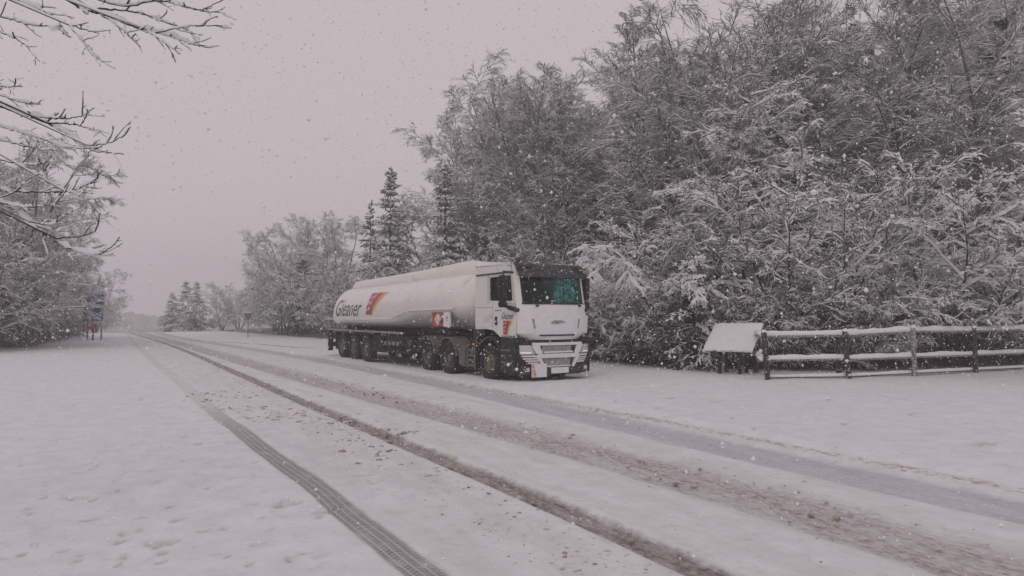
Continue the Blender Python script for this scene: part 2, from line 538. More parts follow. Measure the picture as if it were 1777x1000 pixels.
def spawn(r, pts, rad, n, t0, t1, a0, a1, len_fn, K, r_ratio, r_min, r_tip=0.35, **kw):
    """n children on every parent polyline."""
    N, PK = pts.shape[:2]
    pi = np.repeat(np.arange(N), n)
    t = (t0 + (t1 - t0) * ((np.tile(np.arange(n), N) + r.uniform(0, 1, N * n)) / n))
    f = t * (PK - 1)
    i = np.minimum(f.astype(int), PK - 2)
    w = (f - i)[:, None]
    st = pts[pi, i] * (1 - w) + pts[pi, i + 1] * w
    T = unit(pts[pi, i + 1] - pts[pi, i])
    pr = rad[pi, i] * (1 - w[:, 0]) + rad[pi, i + 1] * w[:, 0]
    ref = np.where(np.abs(T[:, 2:3]) > 0.9, np.array([[1.0, 0, 0]]), np.array([[0, 0, 1.0]]))
    n1 = unit(np.cross(T, ref))
    n2 = np.cross(T, n1)
    plane = kw.pop('planar', 0.0)
    ph = r.uniform(0, 2 * math.pi, len(pi)) if not kw.pop('golden', False) else np.tile(np.arange(n) * 2.39996, N) + r.normal(0, 0.3, len(pi))
    a = r.uniform(a0, a1, len(pi))[:, None]
    lat = np.cos(ph)[:, None] * n1 + np.sin(ph)[:, None] * n2 * (1 - plane)
    d = np.cos(a) * T + np.sin(a) * unit(lat)
    plen = np.linalg.norm(np.diff(pts, axis=1), axis=2).sum(1)[pi]
    L = len_fn(t, plen) * r.uniform(0.7, 1.25, len(pi))
    cp = run_lines(r, st, d, L, K, **kw)
    r0 = np.maximum(pr * r_ratio, r_min)
    cr = r0[:, None] * np.linspace(1, r_tip, K)[None]
    return cp, np.maximum(cr, r_min * 0.7)


def frames(pts):
    T = np.gradient(pts, axis=1)
    T = unit(T)
    Z = np.zeros_like(T); Z[..., 2] = 1
    S = np.cross(T, Z)
    ns = np.linalg.norm(S, axis=-1, keepdims=True)
    S = np.where(ns > 0.05, S / np.maximum(ns, 1e-6), np.array([1.0, 0, 0]))
    U = np.cross(S, T)
    return T, S, U, ns[..., 0]


def ring_faces(N, K, S, closed=True):
    i = np.arange(N * K * S).reshape(N, K, S)
    if closed: j = np.roll(i, -1, 2)
    else: i, j = i[:, :, :], None
    if closed:
        return np.stack([i[:, :-1], j[:, :-1], j[:, 1:], i[:, 1:]], -1).reshape(-1, 4)
    a, b = i[:, :, :-1], i[:, :, 1:]
    return np.stack([a[:, :-1], b[:, :-1], b[:, 1:], a[:, 1:]], -1).reshape(-1, 4)


class Bag:
    def __init__(self): self.v, self.f, self.n = [], [], 0
    def add(self, v, f):
        v = v.reshape(-1, 3)
        self.v.append(v); self.f.append(f + self.n); self.n += len(v)
    def mesh(self, name, mats, smooth=False):
        return np_mesh(name, np.concatenate(self.v), [np.concatenate(self.f)], mats, smooth=smooth)


def tube(bag, pts, rad, S=6):
    T, s, u, _ = frames(pts)
    th = np.linspace(0, 2 * math.pi, S, endpoint=False)
    ring = pts[:, :, None] + rad[:, :, None, None] * (np.cos(th)[None, None, :, None] * s[:, :, None] + np.sin(th)[None, None, :, None] * u[:, :, None])
    bag.add(ring, ring_faces(pts.shape[0], pts.shape[1], S))


def twig(bag, pts, rad):
    """under half of a thin twig: a V of two faces."""
    T, s, u, _ = frames(pts)
    ring = np.stack([pts + s * rad[..., None], pts - u * rad[..., None] * 1.1, pts - s * rad[..., None]], 2)
    bag.add(ring, ring_faces(pts.shape[0], pts.shape[1], 3, closed=False))


def snow_on(bag, r, pts, rad, w_add, h_add, sides=3, patch=0.35, lift=0.0, mul=None):
    """the ridge of snow that lies along the top of a branch."""
    T, s, u, hz = frames(pts)
    N, K = pts.shape[:2]
    load = np.clip((hz - 0.25) / 0.5, 0.02, 1.0) * np.clip(r.normal(1.0, patch, (N, K)), 0.08, 1.9)
    load[:, -1] *= 0.4
    if mul is not None: load = np.clip(load * mul[:, None], 0.0, 2.0)
    w = (rad * (1.02 if mul is None else np.minimum(0.05 + load * 2.2, 1.02)) + w_add * np.sqrt(load))[..., None]
    h = ((rad + h_add) * load)[..., None]
    b = pts + u * lift
    if sides == 3:
        ring = np.stack([b - s * w, b + u * h + s * w * 0.1, b + s * w], 2)
    else:
        ring = np.stack([b - s * w * 0.92 - u * rad[..., None] * 0.1, b - s * w * 0.75 + u * h * 0.7, b + u * h, b + s * w * 0.75 + u * h * 0.7, b + s * w * 0.92 - u * rad[..., None] * 0.1], 2)
    bag.add(ring, ring_faces(N, K, ring.shape[2], closed=False))


def make_tree(seed, H, style):
    """trunk, crown and snow meshes of one kind of tree, height H."""
    r = np.random.default_rng(seed)
    g = lambda k, d: style.get(k, d)
    stems = g('stems', 1)
    if stems == 1:
        base = np.zeros((1, 3)); d = np.array([[g('lean', 0.03), 0.02, 1.0]]); L = np.array([H])
    else:
        a = np.arange(stems) * 2.4 + r.uniform(0, 0.6, stems)
        sp = r.uniform(g('spread', 0.5) * 0.5, g('spread', 0.5), stems)
        d = np.stack([np.cos(a) * sp + g('lean', 0), np.sin(a) * sp, np.ones(stems)], 1)
        base = np.stack([np.cos(a) * 0.18, np.sin(a) * 0.18, np.zeros(stems)], 1)
        L = H * r.uniform(0.8, 1.1, stems)
    tk = run_lines(r, base, d, L, 12, up=g('trunk_up', 0.02), droop=g('trunk_droop', 0.0), wig=g('trunk_wig', 0.035))
    tk[:, 0, 2] -= 0.25
    R0 = g('r0', H * 0.011)
    tr = R0 * (1 - np.linspace(0, 1, 12) ** 1.1 * 0.93)[None] * r.uniform(0.75, 1.1, (stems, 1))
    shape = g('shape', lambda t: 1 - 0.75 * t)
    l1, r1 = spawn(r, tk, tr, g('n1', 28), g('b0', 0.22), 0.985, *g('a1', (0.75, 1.15)), lambda t, p: p * g('l1', 0.36) * shape(t), 8, 0.42, 0.012, golden=True, up=g('up1', 0.05), droop=g('dr1', 0.05), wig=g('wig1', 0.08), flat=g('flat1', 0.0))
    l2, r2 = spawn(r, l1, r1, g('n2', 9), 0.15, 1.0, 0.45, 1.0, lambda t, p: p * g('l2', 0.42) * (1.1 - 0.6 * t), 6, 0.5, 0.008, planar=g('planar', 0.3), up=g('up2', 0.03), droop=g('dr2', 0.12), wig=0.11, flat=g('flat2', 0.0))
    l3, r3 = spawn(r, l2, r2, g('n3', 8), 0.1, 1.0, 0.4, 1.0, lambda t, p: np.clip(p * g('l3', 0.5) * (1.1 - 0.5 * t), 0.15, 1.6), 4, 0.6, g('tw', 0.0065), planar=g('planar', 0.3), droop=g('dr3', 0.2), wig=0.14)
    lv = [(l3, r3)]
    if g('n4', 5):
        l4, r4 = spawn(r, l3, r3, g('n4', 5), 0.1, 1.0, *g('a4', (0.35, 0.9)), lambda t, p: np.clip(p * 0.6, 0.12, 0.8), 2, 0.7, g('tw', 0.0065) * 0.8, planar=0.2, droop=g('dr3', 0.2) * 1.3, wig=0.12)
        lv.append((l4, r4))
    tb, cb, sb = Bag(), Bag(), Bag()
    tube(tb, tk, tr, 9)
    tube(tb, l1, r1, 5)
    sw, sh = g('sw', 0.009), g('sh', 0.016)
    snow_on(sb, r, tk, tr * 0.95, 0.0, 0.01, 3, lift=0)
    snow_on(sb, r, l1, r1, sw * 2.0, sh * 2.6, 5)
    tube(cb, l2, r2, 3)
    snow_on(sb, r, l2, r2, sw * 1.9, sh * 2.2, 3)
    for p, rd in lv:
        twig(cb, p, rd)
        cov = None if g('cover', 1) >= 1 else np.where(r.uniform(0, 1, len(p)) < g('cover', 1), 1.0, 0.0)
        snow_on(sb, r, p, rd, sw, sh, 3, patch=g('patch', 0.45), mul=cov)
    return tb.mesh('trunk', [M[g('bark', 'bark')]], True), cb.mesh('crown', [M[g('twigm', 'twig')]]), sb.mesh('snow_cover', [M['twig_snow']])


def make_spruce(seed, H, whorls=18, per=7, width=0.24, snow=1.0, twn=11, needle_r=0.022, droop=0.16, leader=0.06, patch=0.6, heavy=0.75):
    r = np.random.default_rng(seed)
    tk = run_lines(r, np.zeros((1, 3)), np.array([[0.01, 0.0, 1.0]]), np.array([H]), 14, wig=0.008)
    tk[:, 0, 2] -= 0.2
    tr = (H * 0.013 * (1 - np.linspace(0, 1, 14) * 0.93))[None]
    ts = np.linspace(0.05, 1 - leader, whorls) ** 0.92
    t = np.repeat(ts, per) + r.normal(0, 0.012, whorls * per)
    ph = np.tile(np.arange(per) * 2 * math.pi / per, whorls) + np.repeat(r.uniform(0, 6.28, whorls), per) + r.normal(0, 0.25, whorls * per)
    z = t * H
    el = np.interp(t, [0, 0.5, 0.85, 1], [-0.25, 0.0, 0.45, 0.9]) + r.normal(0, 0.08, len(t))
    d = np.stack([np.cos(ph) * np.cos(el), np.sin(ph) * np.cos(el), np.sin(el)], 1)
    L = H * width * (1.02 - t) ** 0.8 * r.uniform(0.45, 1.2, len(t))
    L = np.maximum(L, 0.12)
    xy = np.stack([np.interp(z, tk[0, :, 2], tk[0, :, 0]), np.interp(z, tk[0, :, 2], tk[0, :, 1]), z], 1)
    l1 = run_lines(r, xy, d, L, 7, up=0.06, droop=droop, wig=0.04)
    r1 = (0.006 + L * 0.009)[:, None] * np.linspace(1, 0.3, 7)[None]
    l2, r2 = spawn(r, l1, r1, twn, 0.12, 1.0, 0.55, 0.95, lambda t, p: np.clip(p * 0.42 * (1.15 - 0.75 * t), 0.08, 0.9), 4, 0.5, 0.005, planar=0.85, droop=0.16, wig=0.07)
    l3, r3 = spawn(r, l2, r2, 4, 0.2, 1.0, 0.5, 0.9, lambda t, p: np.clip(p * 0.5, 0.06, 0.45), 2, 0.7, 0.004, planar=0.7, droop=0.2, wig=0.08)
    tb, cb, sb = Bag(), Bag(), Bag()
    tube(tb, tk, tr, 7); tube(tb, l1, r1, 4)
    fat = lambda p, k: np.full(p.shape[:2], needle_r) * np.linspace(1, 0.45, p.shape[1])[None] * k
    m1 = np.where(r.uniform(0, 1, len(l1)) < heavy, r.uniform(0.8, 1.4, len(l1)), r.uniform(0.02, 0.3, len(l1)))
    m2 = np.repeat(m1, twn) * np.where(r.uniform(0, 1, len(l2)) < 0.8, 1.0, 0.2)
    m3 = np.repeat(m2, 4)
    for p, k, ml in ((l1[:, 2:], 1.2, m1), (l2, 1.0, m2), (l3, 0.9, m3)):
        f = fat(p, k)
        tube(cb, p, f, 3)
        snow_on(sb, r, p + np.array([0, 0, 0.004]), f * (0.55 + 0.35 * snow), 0.012 * snow, 0.02 * snow, 3 if p is l3 else 5, patch=patch, mul=ml)
    return tb.mesh('trunk', [M['bark']], True), cb.mesh('crown', [M['needle']]), sb.mesh('snow_cover', [M['twig_snow']])


KIND = {}


def top_of(kind, var):
    m = KIND[kind][var]
    return max(np.percentile(np.array([v.co.z for v in m[1].vertices]), 99.7), 0.1)


TOPS = {}
WIDE = {'birch': 1.22, 'deep': 1.2, 'hoary': 1.12}
birch = dict(n1=34, n2=10, n3=7, n4=7, b0=0.2, a1=(0.5, 0.95), l1=0.37, up1=0.12, dr1=0.06, dr2=0.06, dr3=0.10, l2=0.45, l3=0.58, bark='birch_bark', shape=lambda t: 1.0 - 0.62 * t, trunk_wig=0.05, tw=0.0042, sw=0.0075, sh=0.0145, a4=(0.2, 0.6))
KIND['birch'] = [make_tree(12, 15, {**birch, 'lean': 0.12}), make_tree(13, 14, {**birch, 'stems': 3, 'spread': 0.24, 'n1': 12, 'dr2': 0.12, 'dr3': 0.2})]
hoary = dict(stems=4, spread=0.36, n1=12, n2=9, n3=7, n4=5, b0=0.07, a1=(0.6, 1.15), l1=0.36, up1=0.06, dr1=0.08, dr2=0.12, dr3=0.18, l2=0.45, l3=0.55, shape=lambda t: 1.0 - 0.55 * t, trunk_wig=0.045, tw=0.0052, sw=0.009, sh=0.016)
KIND['hoary'] = [make_tree(16, 11, hoary)]
KIND['deep'] = [make_tree(17, 15, {**birch, 'sw': 0.005, 'sh': 0.010, 'cover': 0.7, 'patch': 0.8, 'bark': 'bark', 'n1': 26, 'n4': 5, 'tw': 0.006})]  # darker bark and patchier snow stand in for shade between the trunks
KIND['larch'] = [make_tree(21, 16, dict(n1=52, n2=9, n3=6, n4=3, b0=0.12, a1=(1.2, 1.5), l1=0.22, up1=0.06, dr1=-0.02, dr2=0.22, dr3=0.35, planar=0.6, l2=0.3, shape=lambda t: 1.08 - t, trunk_wig=0.012, twigm='pale_twig'))]
KIND['layered'] = [make_tree(31, 10, dict(n1=40, n2=9, n3=7, n4=4, b0=0.18, a1=(1.15, 1.5), l1=0.36, up1=0.03, dr1=0.05, flat1=0.12, flat2=0.1, dr2=0.05, dr3=0.08, planar=0.6, shape=lambda t: 1.0 - 0.6 * t, r0=0.11, tw=0.0055, sw=0.012, sh=0.024, patch=0.7))]
KIND['shrub'] = [make_tree(41, 5, dict(stems=9, spread=0.85, n1=9, n2=7, n3=5, n4=4, b0=0.12, a1=(0.4, 0.95), l1=0.45, up1=0.03, dr1=0.05, dr2=0.1, dr3=0.12, r0=0.045, tw=0.0055, sw=0.010, sh=0.020, cover=0.75, trunk_wig=0.06, trunk_up=-0.01, shape=lambda t: 1.0 - 0.45 * t)),
                 make_tree(42, 3.2, dict(stems=10, spread=1.0, n1=8, n2=6, n3=5, n4=4, b0=0.1, a1=(0.4, 1.0), l1=0.5, dr2=0.12, dr3=0.2, r0=0.03, tw=0.0052, sw=0.007, sh=0.014, trunk_wig=0.07, trunk_up=-0.01, twigm='pale_twig', shape=lambda t: 1.0 - 0.4 * t))]
KIND['bramble'] = [make_tree(45, 2.4, dict(stems=14, spread=1.4, n1=7, n2=6, n3=4, n4=3, b0=0.05, a1=(0.4, 1.1), l1=0.5, dr1=0.1, dr2=0.2, dr3=0.2, r0=0.016, tw=0.007, sw=0.002, sh=0.005, cover=0.25, patch=0.9, trunk_wig=0.1, trunk_droop=0.1, shape=lambda t: 1.0 - 0.4 * t))]  # snow mostly left off, so the stems read as shade at the wood's foot
KIND['hazel'] = [make_tree(51, 7.6, dict(stems=7, spread=0.75, n1=13, n2=8, n3=5, n4=3, b0=0.2, a1=(0.5, 1.05), l1=0.4, up1=0.05, dr1=0.04, flat1=0.04, dr2=0.06, dr3=0.08, r0=0.07, tw=0.006, sw=0.013, sh=0.036, patch=0.9, trunk_wig=0.06, trunk_up=-0.005, shape=lambda t: 1.0 - 0.5 * t))]
KIND['arching'] = [make_tree(61, 5.6, dict(stems=9, spread=1.1, lean=-0.5, n1=12, n2=7, n3=5, n4=3, b0=0.2, a1=(0.35, 0.8), l1=0.42, dr1=0.18, dr2=0.2, dr3=0.25, trunk_droop=0.2, r0=0.04, tw=0.006, sw=0.012, sh=0.030, patch=0.7, trunk_wig=0.04, shape=lambda t: 1.0 - 0.5 * t))]
KIND['spruce'] = [make_spruce(71, 10, whorls=21, twn=12, needle_r=0.023, width=0.24, snow=1.7, heavy=0.9), make_spruce(72, 10, whorls=20, width=0.2, snow=1.3, leader=0.03, needle_r=0.028), make_spruce(73, 11, whorls=16, per=7, width=0.26, snow=0.15, heavy=0.2, twn=9, needle_r=0.034)]
KIND['young_spruce'] = [make_spruce(81, 3.2, whorls=9, per=6, width=0.40, snow=2.2, twn=9, needle_r=0.024, droop=0.28, leader=0.14, patch=0.5, heavy=0.34)]


def plant(kind, var, px, dist, H_scale, label, name, cat='tree', group=None, rz=None, z=None, x=None):
    """A tree on the ground at depth dist in the direction of photo column px."""
    X = (px - 888.5) / 1185 * dist * math.cos(PITCH) if x is None else x
    Z = float(terrain(X, dist)) if z is None else z
    if H_scale >= 2.0 or kind in ('birch', 'deep', 'hoary', 'larch', 'layered'):      # a height in metres
        if (kind, var) not in TOPS: TOPS[(kind, var)] = top_of(kind, var)
        H_scale = H_scale / TOPS[(kind, var)]
    e = empty(name, (X, dist, Z - 0.05), rng.uniform(0, 6.28) if rz is None else rz, H_scale)
    tag(e, label, cat, group)
    if kind in WIDE: e.scale = (H_scale * WIDE[kind], H_scale * WIDE[kind], H_scale)
    for me, pn in zip(KIND[kind][var], ('trunk', 'crown', 'snow_cover')):
        link(pn, me, e)
    return e


def hs(px_top, dist, design):
    """scale that lets a tree of design height reach photo row px_top at depth dist."""
    return ((546 - px_top) / 1185 * dist + CAM_H)


G_W = 'trees of the wood behind the lorry'
# the wood's edge, read from the lorry towards the right
plant('hoary', 0, 785, 49, hs(262, 49, 15), 'bare bushy tree at the left end of the tall wood, above the big snowy spruce', 'birch_tree', group=G_W)
plant('birch', 1, 850, 46, hs(205, 46, 14), 'bare birch in the wood rising over the middle of the tank', 'birch_tree', group=G_W)
plant('birch', 1, 905, 43, hs(108, 43, 15), 'tall feathery birch in the wood rising over the front end of the tank', 'birch_tree', group=G_W)
plant('birch', 0, 1005, 39, hs(98, 39, 15), 'tall rounded birch in the wood rising over the white cab', 'birch_tree', group=G_W)
plant('larch', 0, 1130, 36, hs(10, 36, 16), 'tall larch with upswept spiky left side, its tip against the sky', 'larch_tree', group=G_W)
plant('birch', 1, 1205, 33, hs(-10, 33, 14), 'birch with forked trunk beside the tall larch', 'birch_tree', group=G_W)
plant('birch', 1, 1400, 30, hs(-5, 30, 15), 'birch with pale leaning trunk and arching limbs under the top edge', 'birch_tree', group=G_W, rz=2.9)
plant('birch', 0, 1560, 27, hs(-60, 27, 15), 'birch with weeping snowy twigs above the hazel bush', 'birch_tree', group=G_W)
plant('birch', 1, 1710, 26, hs(-90, 26, 14), 'big drooping birch filling the upper right corner', 'birch_tree', group=G_W)
plant('layered', 0, 1285, 24.2, hs(130, 24.2, 10), 'mid-height tree with thin trunk and flat layered snowy boughs', 'layered_tree', group=G_W)
# shrubs along its foot
G_S = 'snowy shrubs along the foot of the wood'
plant('hazel', 0, 1660, 23.0, hs(225, 23.0, 7.6), 'large many-stemmed hazel bush with thick snow behind the fence', 'hazel_bush', 'bush', G_S)
plant('shrub', 0, 1395, 23.4, hs(275, 23.4, 5.2), 'rounded pinkish twiggy bush behind the notice board', 'twiggy_bush', 'bush', G_S)
plant('arching', 0, 1150, 27.0, 1.05, 'shrub with long snowy branches arching over the cab roof', 'arching_bush', 'bush', G_S, rz=0.2)
plant('arching', 0, 1020, 31.5, 0.95, 'shrub with arching white branches behind the front of the tank', 'arching_bush', 'bush', G_S, rz=0.5)
plant('shrub', 1, 1500, 22.6, 1.0, 'low thicket behind the second fence post', 'twiggy_bush', 'bush', G_S)
plant('shrub', 0, 1770, 23.6, 0.8, 'spreading thicket behind the fence at the picture edge', 'twiggy_bush', 'bush', G_S)
plant('shrub', 1, 1120, 24.8, 0.85, 'low dark thicket just beside the cab', 'twiggy_bush', 'bush', G_S)
plant('shrub', 0, 1080, 27.6, 0.75, 'dense thicket between the cab and the small spruce', 'twiggy_bush', 'bush', G_S)
plant('shrub', 1, 1290, 23.0, 0.8, 'low thicket between small spruce and notice board', 'twiggy_bush', 'bush', G_S)
plant('shrub', 1, 950, 36, 1.2, 'pale thicket seen above the cab windscreen', 'twiggy_bush', 'bush', G_S)
plant('shrub', 0, 880, 37, 1.0, 'pale thicket seen above the front of the tank', 'twiggy_bush', 'bush', G_S)
plant('shrub', 1, 722, 46, 0.95, 'pale thicket between the two tall spruces', 'twiggy_bush', 'bush', G_S)
plant('shrub', 1, 640, 49, 1.3, 'pale thicket behind the rear end of the tank', 'twiggy_bush', 'bush', G_S)
plant('shrub', 0, 820, 42, 0.95, 'pale thicket seen above the middle of the tank', 'twiggy_bush', 'bush', G_S)
# conifers
G_C = 'spruces standing along the wood'
plant('spruce', 0, 676, 50, hs(298, 50, 10), 'slim pointed spruce against the sky behind the tank', 'spruce_tree', group=G_C)
plant('spruce', 1, 641, 55, hs(352, 55, 10), 'small thin spruce left of the slim pointed one', 'spruce_tree', group=G_C)
plant('spruce', 1, 700, 56, hs(345, 56, 10), 'thin spruce tip between the two larger spruces', 'spruce_tree', group=G_C)
plant('spruce', 0, 772, 41, hs(290, 41, 10), 'broad spruce with heavy snow on its boughs above the tank', 'spruce_tree', group=G_C, rz=1.2)
plant('spruce', 1, 1092, 29.5, hs(312, 29.5, 3.2), 'spruce whose snow-capped tip pokes out of the thicket right of the cab', 'spruce_tree', group=G_C)
plant('young_spruce', 0, 1208, 21.9, hs(455, 21.9, 3.2), 'young spruce with thick white pads of snow left of the notice board', 'spruce_tree', group=G_C, rz=0.9)
plant('spruce', 2, 1760, 29, 1.35, 'dark green spruce in shade at the right picture edge', 'spruce_tree', group=G_C)
plant('spruce', 2, 1480, 38, 1.75, 'dark pine-like crown at the top behind the birches', 'spruce_tree', group=G_C)
# far side of the lay-by
G_F = 'bare trees beyond the lay-by'
plant('hoary', 0, 520, 60, hs(362, 60, 14), 'hoary rounded tree beyond the rear of the tank', 'hoary_tree', group=G_F)
plant('hoary', 0, 582, 57, hs(388, 57, 15), 'hoary tree just behind the rear end of the tank', 'hoary_tree', group=G_F)
plant('hoary', 0, 552, 64, hs(395, 64, 11), 'hoary tree filling the middle of the group beyond the tank', 'hoary_tree', group=G_F)
plant('hoary', 0, 500, 70, hs(400, 70, 11), 'hoary tree at the back of the group beyond the tank', 'hoary_tree', group=G_F)
plant('hoary', 0, 478, 66, hs(425, 66, 15), 'hoary tree with a leaning stem near the small post sign', 'hoary_tree', group=G_F)
plant('spruce', 2, 525, 58, hs(440, 58, 11), 'dark evergreen core among the hoary trees', 'spruce_tree', group=G_F)
plant('shrub', 0, 575, 54, 1.1, 'snowy bush right behind the lorry tail', 'twiggy_bush', 'bush', group=G_F)
plant('shrub', 0, 490, 58, 1.0, 'snowy bush at the foot of the hoary trees', 'twiggy_bush', 'bush', group=G_F)
plant('hoary', 0, 385, 88, hs(485, 88, 14), 'small faint tree standing alone in the haze', 'hoary_tree', group=G_F)
plant('shrub', 0, 415, 80, 0.95, 'faint bush between the lone tree and the post sign', 'twiggy_bush', 'bush', group=G_F)
for i, (px, py, d, lb) in enumerate([(298, 507, 92, 'leftmost faint spruce of the three in the haze'), (322, 490, 96, 'tallest faint spruce of the three in the haze'), (340, 494, 88, 'rightmost faint spruce of the three in the haze')]):
    far = plant('spruce', 0, px, d, ((577 - py) / 1185 * d) / 10 * 1.1, lb, 'spruce_tree', group='faint spruces far down the road')
    far.scale = (far.scale[0] * 1.55, far.scale[1] * 1.55, far.scale[2])
for k in range(30):
    t = (k + rng.uniform(0.1, 0.9)) / 30
    p = np.array([np.interp(t, [0, .25, .5, .62, .74, 1], [-12, -1, 4.4, 7.2, 10, 22]), np.interp(t, [0, .25, .5, .62, .74, 1], [50, 34.5, 25.6, 23.0, 22.9, 27])])
    plant('bramble', 0, 888.5 + 1185 * p[0] / p[1], p[1] + rng.uniform(-0.3, 1.0), rng.uniform(0.7, 1.25), 'dark low brambles under the front edge of the wood', 'bramble_bush', 'bush', 'brambles under the front edge of the wood')
for k, (px, d, h, lb) in enumerate([(1060, 29.5, 4.6, 'dark young spruce half hidden in the thicket beside the cab'), (1105, 28.0, 3.8, 'dark low spruce left of the snow-padded one'), (1165, 26.5, 4.4, 'dark spruce close behind the snow-padded one'), (1250, 25.5, 4.0, 'dark spruce in the gap above the notice board'), (1330, 25.4, 3.4, 'dark spruce behind the first fence post'), (1430, 25.6, 3.2, 'dark spruce behind the first span of the fence'), (1530, 25.8, 3.4, 'dark spruce behind the second span of the fence'), (1610, 26.4, 4.2, 'dark spruce behind the foot of the hazel bush'), (1720, 26.2, 5.0, 'dark spruce right of the hazel bush'), (1790, 26.5, 6.0, 'dark spruce cut by the right picture edge above the fence')]):
    plant('spruce', 2, px, d, h, lb, 'spruce_tree', group='dark young spruces inside the edge of the wood')
for px, d, top, lb in [(905, 48, 140, 'birch closing the gap behind the tall feathery birch'), (955, 43, 128, 'birch closing the gap left of the rounded birch above the cab'), (1045, 41, 140, 'birch standing at the right shoulder of the rounded birch'), (1088, 39, 85, 'birch at the left foot of the tall larch'), (1320, 34, 12, 'birch filling the skyline left of the pale leaning birch')]:
    plant('birch', 1, px, d, hs(top, d, 14), lb, 'birch_tree', group=G_W)
# left side of the road
G_L = 'hedgerow trees left of the road'
plant('hoary', 0, -60, 33, hs(105, 33, 15), 'dense twiggy tree cut by the left picture edge', 'hoary_tree', group=G_L)
plant('hoary', 0, -25, 38, hs(235, 38, 14), 'dense twiggy tree second from the left edge', 'hoary_tree', group=G_L)
plant('hoary', 0, 12, 50, hs(340, 48, 11), 'twiggy tree between the broad one and the one by the sign', 'hoary_tree', group=G_L)
plant('birch', 1, -60, 36, hs(170, 36, 11), 'tall dark birch rising highest at the left picture edge', 'birch_tree', group=G_L)
plant('birch', 0, -25, 42, hs(265, 42, 11), 'birch with drooping twigs behind the second tree from the left', 'birch_tree', group=G_L)
plant('hoary', 0, 5, 45, hs(325, 45, 15), 'broad twiggy tree in the middle of the left row', 'hoary_tree', group=G_L)
plant('hoary', 0, 78, 64, hs(375, 60, 14), 'twiggy tree whose branches end above the blue sign', 'hoary_tree', group=G_L)
plant('hoary', 0, 165, 72, hs(462, 72, 14), 'small pale tree behind the blue sign', 'hoary_tree', group=G_L)
for px, d, s, lb in [(-30, 34, 1.2, 'thick dark bush at the left picture edge'), (20, 39, 1.05, 'thick bush under the second tree of the left row'), (66, 46, 1.0, 'bush under the broad twiggy tree'), (72, 52, 0.6, 'rounded snowy bush just left of the blue sign'), (0, 43, 1.3, 'bush deep in the left row behind the thick one'), (146, 66, 0.8, 'bush showing behind the legs of the blue sign')]:
    plant('shrub', 0, px, d, s, lb, 'twiggy_bush', 'bush', 'bushes left of the road')
for k, (px, d) in enumerate([(-70, 33), (-45, 36), (-15, 35.5), (8, 37), (28, 39.5), (45, 41.5), (58, 43.5), (75, 46), (88, 48.5), (104, 52), (114, 56), (-20, 40), (20, 43), (60, 49)]):
    plant('bramble', 0, px, d, rng.uniform(0.7, 1.2), 'low tangle of snowy stems along the foot of the left row', 'undergrowth_bush', 'bush', 'low bushes along the foot of the left row')
# the depth of the wood: rows that close the view between the nearer trees
lab_b = 'bare birch deep in the wood, part of its grey mesh of twigs'
lab_s = 'dark spruce in the shaded depth of the wood'
for row, (off, n) in enumerate([(3.5, 14), (8, 16), (14, 16)]):
    for k in range(n):
        t = (k + rng.uniform(0.1, 0.9)) / n
        p = np.array([np.interp(t, [0, .3, .55, .68, .78, 1], [-14, -2, 5, 9, 15, 33]), np.interp(t, [0, .3, .55, .68, .78, 1], [51, 36, 25, 24, 25, 30])])
        p = p + np.array([0.55, 0.83]) * off + rng.uniform(-1, 1, 2)
        con = (k + row) % 3 == 0
        px = 888.5 + 1185 * p[0] / p[1]
        if px < 790: continue
        top = np.interp(px, [600, 740, 830, 930, 1050, 1120, 1300, 1800], [390, 300, 235, 150, 185, 60, 20, -60]) + rng.uniform(0, 50) + (170 if con else 0)
        if con: plant('spruce', 2, px, p[1], hs(top, p[1], 11), lab_s, 'spruce_tree', group='spruces deep in the wood')
        else: plant('deep', 0, px, p[1], hs(top, p[1], 14.7), lab_b, 'birch_tree', group='birches deep in the wood')
for k in range(16):
    t = (k + rng.uniform(0.1, 0.9)) / 16
    p = np.array([np.interp(t, [0, .3, .55, .68, .78, 1], [-8, 1, 6.5, 10, 15, 26]), np.interp(t, [0, .3, .55, .68, .78, 1], [48, 34, 26, 24.6, 25.6, 29])])
    px = 888.5 + 1185 * p[0] / p[1]
    plant(('bramble', 'shrub')[k % 4 == 0], 0, px, p[1] + rng.uniform(0, 1.6), rng.uniform(0.75, 1.15), 'tangled snowy undergrowth bush inside the edge of the wood', 'undergrowth_bush', 'bush', 'undergrowth inside the wood')


